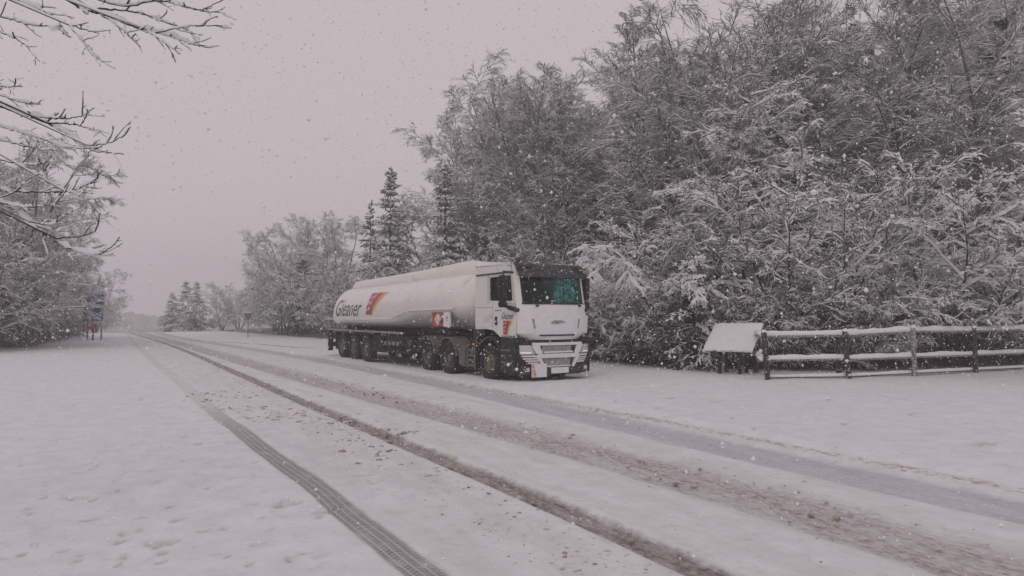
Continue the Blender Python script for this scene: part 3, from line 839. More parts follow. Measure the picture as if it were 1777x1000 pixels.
# ------------------------------------------------------------------ solid building helper (u forward, v to the lorry's right, w up)
class PB:
    def __init__(self, flip=True):
        self.bm = bmesh.new()
        self.s = -1 if flip else 1

    def P(self, u, v, w): return Vector((u, self.s * v, w))

    def quadbox(self, c8):
        vs = [self.bm.verts.new(self.P(*c)) for c in c8]
        for f in ((0, 1, 2, 3), (4, 7, 6, 5), (0, 4, 5, 1), (1, 5, 6, 2), (2, 6, 7, 3), (3, 7, 4, 0)):
            self.bm.faces.new([vs[i] for i in f])
        return self

    def box(self, u0, u1, v0, v1, w0, w1):
        return self.quadbox([(u0, v0, w0), (u1, v0, w0), (u1, v1, w0), (u0, v1, w0), (u0, v0, w1), (u1, v0, w1), (u1, v1, w1), (u0, v1, w1)])

    def prism(self, poly, v0, v1):
        """a (u, w) outline given thickness from v0 to v1."""
        a = [self.bm.verts.new(self.P(u, v0, w)) for u, w in poly]
        b = [self.bm.verts.new(self.P(u, v1, w)) for u, w in poly]
        n = len(poly)
        self.bm.faces.new(a); self.bm.faces.new(b[::-1])
        for i in range(n): self.bm.faces.new([a[i], b[i], b[(i + 1) % n], a[(i + 1) % n]])
        return self

    def bar(self, p0, p1, r, S=8):
        p0, p1 = self.P(*p0), self.P(*p1)
        d = (p1 - p0).normalized()
        x = d.orthogonal().normalized(); y = d.cross(x)
        ra = [self.bm.verts.new(p0 + r * (math.cos(2 * math.pi * k / S) * x + math.sin(2 * math.pi * k / S) * y)) for k in range(S)]
        rb = [self.bm.verts.new(p1 + r * (math.cos(2 * math.pi * k / S) * x + math.sin(2 * math.pi * k / S) * y)) for k in range(S)]
        self.bm.faces.new(ra[::-1]); self.bm.faces.new(rb)
        for k in range(S): self.bm.faces.new([ra[k], ra[(k + 1) % S], rb[(k + 1) % S], rb[k]])
        return self

    def lathe(self, prof, c=(0, 0), S=28, a0=0.0, a1=2 * math.pi):
        """profile of (radius, v) turned about the v axis through (u, w) = c."""
        full = abs(a1 - a0 - 2 * math.pi) < 1e-6
        n = S if full else S + 1
        rings = []
        for k in range(n):
            a = a0 + (a1 - a0) * k / S
            rings.append([self.bm.verts.new(self.P(c[0] + r * math.cos(a), v, c[1] + r * math.sin(a))) for r, v in prof])
        for k in range(S):
            A, B = rings[k], rings[(k + 1) % n]
            for i in range(len(prof) - 1): self.bm.faces.new([A[i], A[i + 1], B[i + 1], B[i]])
        return self

    def grid(self, rows):
        """rows of (u, v, w) points."""
        g = [[self.bm.verts.new(self.P(*p)) for p in r] for r in rows]
        for i in range(len(g) - 1):
            for j in range(len(g[0]) - 1): self.bm.faces.new([g[i][j], g[i][j + 1], g[i + 1][j + 1], g[i + 1][j]])
        return self

    def slab(self, rows, push):
        """a curved sheet with thickness: rows of points and the same points moved by push."""
        back = [[(p[0] + push[0], p[1] + push[1], p[2] + push[2]) for p in r] for r in rows]
        self.grid(rows); self.grid(back)
        for A, B in ((rows[0], back[0]), (rows[-1], back[-1])): self.grid([A, B])
        for j in (0, -1): self.grid([[r[j] for r in rows], [r[j] for r in back]])
        return self

    def build(self, name, m, parent=None, bevel=0.0, smooth=False, seg=2):
        bm = self.bm
        bmesh.ops.remove_doubles(bm, verts=bm.verts, dist=1e-5)
        bmesh.ops.recalc_face_normals(bm, faces=bm.faces)
        if bevel:
            ed = [e for e in bm.edges if len(e.link_faces) == 2 and e.calc_face_angle(0) > 0.5]
            bmesh.ops.bevel(bm, geom=ed, offset=bevel, segments=seg, affect='EDGES', clamp_overlap=True)
        me = bpy.data.meshes.new(name)
        bm.to_mesh(me); bm.free()
        me.materials.append(m)
        if smooth:
            for p in me.polygons: p.use_smooth = True
            me.set_sharp_from_angle(angle=math.radians(38))
        return link(name, me, parent)


GRIME = (0.10, 0.085, 0.07)
M['paint'] = mat('cream_white_paint', (0.745, 0.73, 0.69), 0.32, vary=0.02, vscale=1.5, dirt=(0.5, 0.47, 0.42), dirt_amt=0.10, dscale=1.2, coat=0.3)
M['snowpaint'] = mat('snow_dusted_paint', (0.76, 0.745, 0.735), 0.75, vary=0.05, vscale=4, bump=0.25, bscale=25)
M['tankpaint'] = mat('tank_paint', (0.735, 0.715, 0.665), 0.28, vary=0.02, vscale=0.8, dirt=(0.55, 0.51, 0.45), dirt_amt=0.12, dscale=1.6, coat=0.25)
M['black'] = mat('black_plastic', (0.013, 0.014, 0.0155), 0.6, vary=0.2, dirt=(0.10, 0.098, 0.098), dirt_amt=0.08, dscale=5)
M['chassis'] = mat('grimy_chassis_steel', (0.016, 0.015, 0.0145), 0.8, vary=0.3, dirt=(0.06, 0.054, 0.05), dirt_amt=0.2, dscale=4)
M['grey'] = mat('salt_stained_grey', (0.155, 0.142, 0.128), 0.7, vary=0.15, dirt=GRIME, dirt_amt=0.4, dscale=3.5)
M['alloy'] = mat('dull_aluminium', (0.42, 0.41, 0.40), 0.45, metal=0.6, vary=0.12, dirt=(0.15, 0.13, 0.11), dirt_amt=0.3, dscale=6)
M['tyre'] = mat('wet_tyre_rubber', (0.011, 0.011, 0.0115), 0.75, vary=0.2, bump=0.5, bscale=60, dirt=(0.075, 0.07, 0.068), dirt_amt=0.22, dscale=4)
M['hivis'] = mat('yellow_green_plastic', (0.24, 0.28, 0.06), 0.6, vary=0.2, dirt=(0.09, 0.085, 0.075), dirt_amt=0.35, dscale=12)
M['amber'] = mat('amber_lens', (0.75, 0.26, 0.04), 0.25, vary=0.05)
M['amber'].node_tree.nodes['Principled BSDF'].inputs['Emission Color'].default_value = (1, 0.4, 0.12, 1)
M['amber'].node_tree.nodes['Principled BSDF'].inputs['Emission Strength'].default_value = 0.2
M['lens'] = mat('frosted_lamp_lens', (0.58, 0.57, 0.55), 0.2, vary=0.15, vscale=20, coat=0.6)
M['glow'] = mat('lit_lamp', (0.9, 0.85, 0.75), 0.3)
M['glow'].node_tree.nodes['Principled BSDF'].inputs['Emission Color'].default_value = (1, 0.9, 0.72, 1)
M['glow'].node_tree.nodes['Principled BSDF'].inputs['Emission Strength'].default_value = 0.22
M['visor'] = mat('smoked_visor', (0.022, 0.024, 0.027), 0.5, vary=0.2, vscale=10, dirt=(0.26, 0.255, 0.265), dirt_amt=0.18, dscale=22)
M['mesh_snow'] = mat('snow_clogged_mesh', (0.33, 0.32, 0.325), 0.85, vary=0.25, vscale=12, bump=0.8, bscale=70)
M['ink'] = mat('dark_lettering', (0.05, 0.045, 0.06), 0.4, vary=0.05)
M['violet'] = mat('violet_lettering', (0.06, 0.05, 0.13), 0.4, vary=0.05)
M['crimson'] = mat('crimson_print', (0.36, 0.03, 0.06), 0.35, vary=0.05)
M['orange'] = mat('orange_print', (0.62, 0.17, 0.05), 0.35, vary=0.05)
M['yellow'] = mat('yellow_print', (0.68, 0.40, 0.05), 0.35, vary=0.05)
M['hazred'] = mat('orange_red_plate', (0.50, 0.08, 0.04), 0.45, vary=0.1, dirt=(0.6, 0.55, 0.53), dirt_amt=0.1, dscale=12)
M['pink'] = mat('faded_pink_print', (0.62, 0.30, 0.36), 0.5, vary=0.1)
M['white'] = mat('white_plate', (0.74, 0.73, 0.72), 0.5, vary=0.04)
M['patch'] = mat('snow_smeared_orange', (0.60, 0.24, 0.17), 0.6, vary=0.2, dirt=(0.7, 0.6, 0.58), dirt_amt=0.45, dscale=9)
M['seat'] = mat('dark_cab_trim', (0.03, 0.032, 0.034), 0.8, vary=0.2)


def glass_mat(name, tint):
    m = bpy.data.materials.new(name); m.use_nodes = True
    N, L = m.node_tree.nodes, m.node_tree.links
    N.remove(N['Principled BSDF'])
    tr = N.new('ShaderNodeBsdfTransparent'); tr.inputs['Color'].default_value = (*tint, 1)
    gl = N.new('ShaderNodeBsdfGlossy'); gl.inputs['Roughness'].default_value = 0.04
    fr = N.new('ShaderNodeFresnel'); fr.inputs['IOR'].default_value = 1.4
    mx = N.new('ShaderNodeMixShader')
    L.new(fr.outputs[0], mx.inputs[0]); L.new(tr.outputs[0], mx.inputs[1]); L.new(gl.outputs[0], mx.inputs[2])
    L.new(mx.outputs[0], N['Material Output'].inputs['Surface'])
    return m


M['glass'] = glass_mat('tinted_glass', (0.46, 0.96, 0.88))
_fm = bpy.data.materials.new('added_window_frost'); _fm.use_nodes = True  # frost added, with teal light mottled into its colour, to brighten the windscreen view
_n, _l = _fm.node_tree.nodes, _fm.node_tree.links
_n.remove(_n['Principled BSDF'])
_tl = _n.new('ShaderNodeBsdfTranslucent'); _ns = _n.new('ShaderNodeTexNoise'); _rp2 = _n.new('ShaderNodeValToRGB'); _tc = _n.new('ShaderNodeTexCoord')
_ns.inputs['Scale'].default_value = 7; _ns.inputs['Detail'].default_value = 5
_rp2.color_ramp.elements[0].position, _rp2.color_ramp.elements[1].position = 0.35, 0.65
_rp2.color_ramp.elements[0].color, _rp2.color_ramp.elements[1].color = (0.10, 0.32, 0.30, 1), (0.42, 0.74, 0.70, 1)
_l.new(_tc.outputs['Object'], _ns.inputs['Vector']); _l.new(_ns.outputs['Fac'], _rp2.inputs['Fac']); _l.new(_rp2.outputs['Color'], _tl.inputs['Color'])
_l.new(_tl.outputs[0], _n['Material Output'].inputs['Surface'])
M['added_frost'] = _fm
M['screen_glass'] = glass_mat('windscreen_glass', (0.50, 0.96, 0.89))


# ------------------------------------------------------------------ the tanker lorry
def tank_zc(u): return float(np.interp(u, [-13, -6.6, -5.2, -1], [1.56, 1.62, 1.90, 1.97]))
def tank_top(u): return float(np.interp(u, [-12, -2], [2.95, 3.08]))
TANK_B = 1.24


def tank_v(u, z, s=1.0):
    zc = tank_zc(u)
    if z >= zc:
        t = min((z - zc) / (tank_top(u) - zc), 1.0); n = 2.35
    else:
        t = min((zc - z) / (zc - TANK_B), 1.0); n = float(np.interp(u, [-7, -5], [1.9, 1.35]))
    return 1.25 * max(1 - t ** n, 0) ** (1 / n)


def cab_prof(w): return float(np.interp(w, [0.2, 1.12, 1.4, 1.9, 2.06, 2.76, 3.08], [1.36, 1.35, 1.375, 1.36, 1.33, 1.19, 1.12]))
def cab_front(v, w): return cab_prof(w) - 0.22 * abs(v / 1.12) ** 3.2


def text_mesh(body, size_u, size_w, shear):
    """A line of lettering as a flat mesh scaled to size_u by size_w, baseline at 0."""
    cu = bpy.data.curves.new('lettering', 'FONT')
    cu.body = body; cu.shear = shear; cu.resolution_u = 3
    o = bpy.data.objects.new('lettering_source', cu); COL.objects.link(o)
    bpy.context.view_layer.update()
    me = bpy.data.meshes.new_from_object(o.evaluated_get(bpy.context.evaluated_depsgraph_get()))
    bpy.data.objects.remove(o); bpy.data.curves.remove(cu)
    co = np.array([v.co[:] for v in me.vertices])
    mn, mx = co.min(0), co.max(0)
    for v in me.vertices: v.co = ((v.co.x - mn[0]) / (mx[0] - mn[0]) * size_u, v.co.y / (mx[1]) * size_w, 0)
    bm = bmesh.new(); bm.from_mesh(me)
    bmesh.ops.triangulate(bm, faces=bm.faces)
    bmesh.ops.subdivide_edges(bm, edges=[e for e in bm.edges if e.calc_length() > 0.12], cuts=2)
    bmesh.ops.triangulate(bm, faces=bm.faces)
    bm.to_mesh(me); bm.free()
    return me


def place_text(body, u0, w0, su, sw, surf, m, parent, name='lettering', shear=0.3):
    me = text_mesh(body, su, sw, shear)
    for v in me.vertices:
        u, w = u0 + v.co.x, w0 + v.co.y
        v.co = (u, -(surf(u, w) + 0.006), w)
    me.materials.append(m)
    return link(name, me, parent)


def emblem(u0, w0, wd_b, wd_t, h, surf, parent):
    """The sheaf emblem: fanned red strands, a crimson band, then orange and yellow bands leaning to the front."""
    def edge(t, s): return u0 + wd_b * t + (wd_t - wd_b) * (t ** 1.3) * s ** 1.7
    def band(pb, t0, t1, s0=0.0, s1=1.0, K=10):
        rows = []
        for s in np.linspace(s0, s1, K):
            a, b = edge(t0, s), edge(t1, s)
            rows.append([(a, surf(a, w0 + h * s) + 0.006, w0 + h * s), (b, surf(b, w0 + h * s) + 0.006, w0 + h * s)])
        pb.grid(rows)
    root = PB(); band(root, 0.50, 0.70)
    e = root.build('emblem', M['crimson'], parent)
    st = PB()
    for k in range(6):
        band(st, 0.015 + k * 0.08, 0.065 + k * 0.08)
    st.build('emblem_strand', M['crimson'], e)
    for k in range(3):
        x = PB(); rows = []
        for s in np.linspace(0.12 + k * 0.28, 0.26 + k * 0.28, 4):
            a, b = edge(0.0, s), edge(0.48, s + 0.1)
            rows.append([(a, surf(a, w0 + h * s) + 0.008, w0 + h * s), (b, surf(b, w0 + h * (s + 0.1)) + 0.008, w0 + h * (s + 0.1))])
        x.grid(rows).build('emblem_binding', M['pink'], e)
    o = PB(); band(o, 0.72, 0.84); o.build('emblem_band', M['orange'], e)
    y = PB(); band(y, 0.84, 1.0); y.build('emblem_band', M['yellow'], e)
    return e


def build_truck():
    root = empty('tanker_lorry', (0.4357, 18.908, -0.03), -(math.pi / 2 - 0.5839))
    tag(root, 'white articulated fuel tanker lorry parked in the snowy lay-by', 'lorry')
    # --- tank
    us = [-13.04, -13.0, -12.92, -12.78, -12.56, -12.2] + list(np.linspace(-11.6, -2.6, 26)) + [-2.1, -1.8, -1.55, -1.36, -1.24, -1.18]
    sc = [0.55, 0.72, 0.84, 0.925, 0.975, 1.0] + [1.0] * 26 + [0.99, 0.965, 0.91, 0.82, 0.70, 0.5]
    rows = []
    for u, s in zip(us, sc):
        zc, top = tank_zc(u), tank_top(u)
        half = [(tank_v(u, z), z) for z in np.concatenate([zc - (zc - TANK_B) * np.sin(np.linspace(math.pi / 2, 0, 9)), zc + (top - zc) * np.sin(np.linspace(0, math.pi / 2, 15))[1:]])]
        mid = (top + TANK_B) / 2 + 0.05
        ring = [(v, z) for v, z in half] + [(-v, z) for v, z in half[-2::-1]]
        rows.append([(u, v * s, mid + (z - mid) * s) for v, z in ring])
    pb = PB(); pb.grid(rows)
    for r in (rows[0], rows[-1]): pb.bm.faces.new([pb.bm.verts.new(pb.P(*p)) for p in r[:-1]])
    tank = pb.build('tank', M['tankpaint'], root, smooth=True)
    # walkway coaming along the top, rounded down at both ends
    pb = PB(); rows = []
    for u, h in [(-11.95, 0.02), (-11.85, 0.16), (-11.7, 0.21), (-8, 0.24), (-5, 0.28), (-2.7, 0.34), (-2.1, 0.34), (-1.7, 0.28), (-1.4, 0.12), (-1.3, -0.05)]:
        z0 = tank_top(u) - 0.14; tz = tank_top(u) - 0.02
        rows.append([(u, 0.62, z0), (u, 0.60, tz + h * 0.6), (u, 0.52, tz + h), (u, 0, tz + h * 0.97), (u, -0.52, tz + h), (u, -0.60, tz + h * 0.6), (u, -0.62, z0)])
    pb.grid(rows).build('walkway_coaming', M['tankpaint'], root, smooth=True)
    # ridge moulding along the widest line
    pb = PB()
    for sgn in (1, -1):
        rows = []
        for u in np.linspace(-12.1, -1.95, 40):
            z = tank_zc(u)
            rows.append([(u, sgn * (1.238), z + 0.035), (u, sgn * (1.268), z + 0.012), (u, sgn * 1.268, z - 0.012), (u, sgn * 1.238, z - 0.035)])
        pb.grid(rows)
    pb.build('side_moulding', M['tankpaint'], tank)
    place_text('Gleaner', -12.2, 1.72, 2.8, 0.66, tank_v, M['ink'], root, shear=0.25)
    emblem(-8.85, 1.77, 0.70, 1.60, 0.82, tank_v, root)
    # hazard panel
    def tv(u, z): return tank_v(u, z)
    hz = PB(); hz.grid([[(u, max(tv(u, z), 1.14) + 0.02, z) for u in np.linspace(-3.5, -2.62, 4)] for z in np.linspace(1.42, 1.84, 4)])
    hz = hz.build('hazard_panel', M['hazred'], root)
    dm = PB(); c = (-3.0, 1.63)
    dm.prism([(c[0] - .16, c[1]), (c[0], c[1] + .17), (c[0] + .16, c[1]), (c[0], c[1] - .17)], 1.19, 1.262).build('diamond_mark', M['white'], hz)
    dm = PB(); dm.prism([(c[0] - .07, c[1] - .02), (c[0], c[1] + .09), (c[0] + .07, c[1] - .02), (c[0], c[1] - .08)], 1.2, 1.266).build('flame_mark', M['pink'], hz)
    wp = PB().prism([(-2.60, 1.42), (-2.20, 1.42), (-2.24, 1.86), (-2.60, 1.84)], 1.2, 1.255).build('hazard_panel', M['white'], root)
    PB().prism([(-2.44, 1.60), (-2.38, 1.60), (-2.34, 1.72), (-2.40, 1.72)], 1.2, 1.260).build('panel_mark', M['ink'], wp)
    # --- trailer frame
    PB().box(-13.0, -3.2, 0.30, 0.46, 0.86, 1.12).box(-13.0, -3.2, -0.46, -0.30, 0.86, 1.12).box(-12.6, -3.0, -0.6, 0.6, 1.1, 1.3).box(-3.4, 0.7, 0.34, 0.44, 0.62, 0.88).box(-3.4, 0.7, -0.44, -0.34, 0.62, 0.88).box(-3.9, -2.2, -0.5, 0.5, 0.9, 1.22).build('chassis_frame', M['chassis'], root)
    PB().box(-13.2, -5.6, 1.13, 1.25, 1.115, 1.185).box(-13.2, -5.6, -1.25, -1.13, 1.115, 1.185).build('side_rail', M['alloy'], root, bevel=0.01)
    PB().box(-13.2, -5.7, -1.1, 1.1, 1.12, 1.16).build('deck_plate', M['chassis'], root)
    rb = PB().box(-13.24, -13.1, -1.22, 1.22, 0.42, 0.62).box(-13.22, -13.12, 1.02, 1.22, 0.25, 1.12).box(-13.22, -13.12, -1.22, -1.02, 0.25, 1.12).build('rear_bumper', M['black'], root, bevel=0.01)
    for k in (1, -1): PB().box(-13.28, -13.241, k * 0.98 - 0.16, k * 0.98 + 0.16, 0.78, 0.92).build('tail_lamp', M['hazred'], rb)
    for k in (1, -1):
        PB().box(-8.35, -5.0, k * 1.18 - 0.02, k * 1.18 + 0.02, 0.46, 0.56).box(-8.35, -5.0, k * 1.18 - 0.02, k * 1.18 + 0.02, 0.72, 0.80).box(-8.3, -8.2, k * 1.16 - 0.03, k * 1.16 + 0.01, 0.46, 1.1).box(-5.2, -5.1, k * 1.16 - 0.03, k * 1.16 + 0.01, 0.46, 1.1).build('side_guard', M['chassis'], root, bevel=0.006)
        PB().box(-4.55, -4.35, k * 0.95 - 0.09, k * 0.95 + 0.09, 0.35, 1.35).box(-4.62, -4.28, k * 0.95 - 0.14, k * 0.95 + 0.14, 0.28, 0.34).build('landing_leg', M['chassis'], root, bevel=0.01)
    cb = PB().box(-7.2, -5.75, 0.55, 1.12, 0.55, 1.08).build('valve_cabinet', M['chassis'], root, bevel=0.02)
    for k in range(4):
        PB().bar((-7.0 + k * 0.35, 1.12, 0.78), (-7.0 + k * 0.35, 1.24, 0.78), 0.075, 12).build('outlet_valve', M['alloy'], cb)
    PB().box(-5.55, -4.95, 0.70, 1.16, 0.5, 1.05).build('underframe_box', M['chassis'], root, bevel=0.02)
    PB().bar((-8.3, 1.0, 0.98), (-5.0, 1.0, 0.98), 0.07, 10).build('hose_tube', M['grey'], root, smooth=True)
    PB().box(-8.3, -7.3, -1.12, -0.5, 0.35, 1.08).box(-7.1, -5.0, -1.12, -0.3, 0.38, 1.08).build('underframe_box', M['chassis'], root, bevel=0.02)  # far-side boxes added to fill the underside with dark
    PB().box(-8.25, -7.35, 0.6, 1.14, 0.42, 1.06).build('dark_filler_box', M['chassis'], root, bevel=0.03)  # block added to darken the open space under the trailer
    PB().box(-9.2, -8.5, -1.0, -0.4, 0.5, 0.95).box(-8.4, -7.4, -0.3, 0.3, 0.55, 0.95).build('air_tank', M['chassis'], root, bevel=0.05)
    # --- wheels
    def tyre(width):
        o = 1.22; i = o - width
        return PB().lathe([(0.29, i), (0.44, i - 0.0), (0.485, i + 0.03), (0.5, i + 0.06), (0.5, o - 0.06), (0.485, o - 0.03), (0.44, o), (0.36, o + 0.005), (0.30, o - 0.012), (0.285, o - 0.03)], S=36)

    def wheel(u, side, front=False, hivis=False, wheel_w=0.0):
        wm = tyre(0.30 if front else 0.56).build('wheel', M['tyre'], root, smooth=True)
        if front:
            rp = [(0.29, 1.185), (0.27, 1.20), (0.245, 1.15), (0.235, 1.10), (0.20, 1.09), (0.16, 1.15), (0.11, 1.155), (0.10, 1.20), (0.07, 1.215), (0, 1.215)]
        else:
            rp = [(0.29, 1.185), (0.275, 1.195), (0.25, 1.12), (0.24, 1.02), (0.20, 1.0), (0.15, 1.01), (0.145, 1.10), (0.12, 1.14), (0.0, 1.145)]
        PB().lathe(rp, S=28).build('rim', M['grey'], wm, smooth=True)
        nt = PB()
        rn, vn = (0.195, 1.10) if front else (0.21, 1.0)
        for k in range(10):
            a = 2 * math.pi * k / 10
            nt.bar((rn * math.cos(a), vn, rn * math.sin(a)), (rn * math.cos(a), vn + 0.06, rn * math.sin(a)), 0.024, 6)
        if hivis:
            nt.lathe([(0.212, 1.125), (0.212, 1.150), (0.178, 1.150), (0.178, 1.125)], S=30)
        nt.build('lug_nuts', M['hivis'] if hivis else M['alloy'], wm)
        wm.location = (u, 0, 0.5 + wheel_w)
        if side < 0:
            wm.scale = (1, -1, 1)
        return wm

    for side in (1, -1):
        wheel(-0.08, side, True, hivis=True)
        for u in (-2.42, -3.78): wheel(u, side)
        for u in (-8.92, -10.22, -11.52): wheel(u, side, True)
    PB().bar((-0.08, -1.0, 0.5), (-0.08, 1.0, 0.5), 0.06).bar((-2.42, -1, 0.5), (-2.42, 1, 0.5), 0.07).bar((-3.78, -1, 0.5), (-3.78, 1, 0.5), 0.09).bar((-8.92, -1, 0.5), (-8.92, 1, 0.5), 0.07).bar((-10.22, -1, 0.5), (-10.22, 1, 0.5), 0.07).bar((-11.52, -1, 0.5), (-11.52, 1, 0.5), 0.07).build('axles', M['chassis'], root)
    for k in (1, -1):
        for u in (-2.42, -3.78):
            PB().lathe([(0.60, k * 0.66), (0.62, k * 0.66), (0.62, k * 1.25), (0.585, k * 1.255), (0.585, k * 1.22), (0.60, k * 1.22)], c=(u, 0.5), S=18, a0=math.radians(8), a1=math.radians(172)).build('mudguard', M['grey'], root, smooth=True)
        PB().box(-12.2, -8.3, k * 0.92 - 0.3, k * 0.92 + 0.3, 1.05, 1.09).build('mudguard', M['black'], root)
        PB().box(-12.25, -12.2, k * 0.92 - 0.3, k * 0.92 + 0.3, 0.35, 1.05).build('mud_flap', M['black'], root)
    # --- tractor chassis sides
    for k in (1, -1):
        ft = PB().box(-1.78, -1.30, k * 0.88 - 0.33, k * 0.88 + 0.33, 0.30, 0.90).build('fuel_tank', M['grey'], root, bevel=0.06)
        st = PB().box(-1.28, -0.80, k * 0.88 - 0.33, k * 0.88 + 0.31, 0.26, 0.92).build('step_box', M['chassis'], root, bevel=0.02)
        for j in range(4):
            PB().box(-1.20, -0.90, k * 1.20 - 0.012, k * 1.20 + 0.012, 0.33 + j * 0.14, 0.40 + j * 0.14).build('step', M['grey'], st)
        PB().box(-1.27, -1.22, k * 1.195 - 0.012, k * 1.195 + 0.02, 0.26, 0.92).box(-0.86, -0.81, k * 1.195 - 0.012, k * 1.195 + 0.02, 0.26, 0.92).build('step_edge', M['grey'], st)
        PB().box(-0.93, -0.87, k * 1.2 - 0.01, k * 1.2 + 0.025, 0.93, 0.985).build('side_lamp', M['amber'], st)
    # --- cab shell
    sh = PB()
    for k in (1, -1):
        a, b = k * 1.08, k * 1.12
        sh.prism([(-0.95, 1.37), (-0.30, 1.385), (-0.02, 1.36), (-0.02, 2.10), (-0.95, 2.10)], a, b)
        sh.prism([(-0.95, 2.10), (-0.26, 2.10), (-0.26, 2.82), (-0.95, 2.82)], a, b)
        sh.prism([(-0.95, 2.82), (0.96, 2.82), (0.90, 3.06), (-0.95, 3.12)], a, b)
    sh.quadbox([(-0.95, -1.08, 1.2), (-0.91, -1.08, 1.2), (-0.91, 1.08, 1.2), (-0.95, 1.08, 1.2), (-0.95, -1.08, 3.10), (-0.91, -1.08, 3.10), (-0.91, 1.08, 3.10), (-0.95, 1.08, 3.10)])
    rows = []
    for u, z in [(-0.95, 3.12), (-0.5, 3.13), (0.2, 3.11), (0.7, 3.08), (0.9, 3.06)]:
        rows.append([(u + (0.22 * (1 - abs(v / 1.12) ** 3) if u > 0.85 else 0), v, z + 0.05 * (1 - (v / 1.12) ** 4)) for v in np.linspace(-1.12, 1.12, 13)])
    sh.slab(rows, (0, 0, -0.045))
    # windscreen pillars
    for k in (1, -1):
        rows = []
        for w in np.linspace(2.05, 2.82, 8):
            rows.append([(cab_front(v, w), k * v, w) for v in (0.97, 1.02, 1.07, 1.10)] + [(cab_front(1.12, w) - 0.02, k * 1.12, w), (cab_front(1.12, w) - 0.11 - 0.09 * (2.82 - w), k * 1.121, w)])
        sh.slab(rows, (-0.05, -k * 0.03, 0))
    rows = [[(cab_front(v, w), v, w) for v in np.linspace(-1.12, 1.12, 17)] for w in (2.76, 2.9, 3.05)]
    sh.slab(rows, (-0.05, 0, 0))
    shell = sh.build('cab_body', M['paint'], root, smooth=True)
    # doors with window opening
    for k in (1, -1):
        d = PB().prism([(-0.02, 1.36), (0.10, 1.32), (0.34, 1.19), (1.08, 1.19), (1.09, 1.6), (1.06, 2.0), (1.03, 2.06), (-0.02, 2.10)][::1], k * 1.075, k * 1.128)
        d.prism([(-0.255, 2.105), (1.035, 2.065), (1.03, 2.13), (-0.20, 2.15), (-0.20, 2.78), (0.90, 2.79), (0.89, 2.815), (-0.255, 2.815)], k * 1.08, k * 1.128)
        door = d.build('door', M['paint'], root, bevel=0.006)
        PB().prism([(-0.2, 2.14), (1.02, 2.12), (0.90, 2.79), (-0.2, 2.785)], k * 1.094, k * 1.098).build('side_window', M['glass'] if k > 0 else M['added_frost'], root)
        PB().box(0.10, 0.22, k * 1.128 - 0.001 * k, k * 1.15, 1.50, 1.72).build('door_handle', M['black'], door, bevel=0.01)
        PB().box(0.19, 0.215, k * 1.09, k * 1.128, 2.14, 2.78).build('window_divider', M['black'], door)
        PB().box(-0.032, -0.02, k * 1.118, k * 1.124, 1.37, 2.10).box(-0.28, -0.255, k * 1.118, k * 1.124, 2.10, 2.82).box(-0.92, -0.03, k * 1.119, k * 1.123, 1.965, 1.975).build('door_gap_shade', M['grey'], door)  # thin strips stand for the shade in the door gaps and panel line
        PB().bar((-0.88, k * 1.13, 2.86), (0.9, k * 1.14, 2.88), 0.022, 6).build('rain_gutter', M['black'], shell)
    right_door = [o for o in root.children if o.name.startswith('door') and 'handle' not in o.name][0]
    sv = lambda u, w: 1.128
    place_text('Gleaner', 0.42, 1.66, 0.58, 0.17, sv, M['violet'], root)
    emblem(0.50, 1.26, 0.24, 0.46, 0.36, sv, root)
    pm = PB()
    for k in range(3): pm.box(0.10 + 0.11 * k, 0.18 + 0.11 * k, 1.128, 1.133, 1.875, 1.90)
    pm.build('lettering', M['grey'], right_door)
    pm = PB()
    for k in range(5): pm.box(0.44 + 0.13 * k, 0.53 + 0.13 * k, 1.128, 1.133, 1.205, 1.235)
    pm.build('lettering', M['ink'], right_door)
    # front panel, grille field, badge, slot
    def front(v0, v1, w0, w1, off, nv=17, nw=6, taper=0.0):
        rows = []
        for w in np.linspace(w0, w1, nw):
            t = (w - w0) / (w1 - w0)
            f = 1 - taper * (1 - t)
            rows.append([(cab_front(v, w) + off, v * f, w) for v in np.linspace(v0, v1, nv)])
        return rows
    fp = PB().slab(front(-1.12, 1.12, 1.30, 2.055, 0, nw=8), (-0.05, 0, 0)).slab(front(-1.12, 1.12, 1.13, 1.30, 0, nw=3, taper=0.25), (-0.05, 0, 0)).build('front_panel', M['snowpaint'], root, smooth=True)
    PB().slab(front(-0.80, 0.80, 1.25, 1.70, 0.016, taper=0.13), (-0.03, 0, 0)).build('grille_field', M['snow'], fp, smooth=True)
    for k in (1, -1):
        PB().slab([[(cab_front(v, w) + 0.024, k * v * (1 - 0.13 * (1.70 - w) / 0.45), w) for v in (0.735, 0.76, 0.785)] for w in (1.42, 1.52, 1.62, 1.67)], (-0.01, 0, 0)).build('grille_edge', M['mesh_snow'], fp)
    PB().slab(front(-0.56, 0.56, 1.225, 1.262, 0.03, nw=2), (-0.03, 0, 0)).build('air_slot', M['black'], fp)
    PB().slab(front(-0.23, 0.23, 1.565, 1.595, 0.034, nw=2), (-0.02, 0, 0)).slab(front(-0.16, 0.15, 1.60, 1.625, 0.03, nw=2), (-0.015, 0, 0)).slab(front(-0.06, 0.21, 1.54, 1.558, 0.03, nw=2), (-0.015, 0, 0)).build('badge', M['alloy'], fp)
    # windscreen, visor, wipers
    rows = [[(cab_front(v, w) - 0.004, v, w) for v in np.linspace(-0.985, 0.985, 17)] for w in np.linspace(2.065, 2.765, 6)]
    PB().grid(rows).build('windscreen', M['screen_glass'], root, smooth=True)
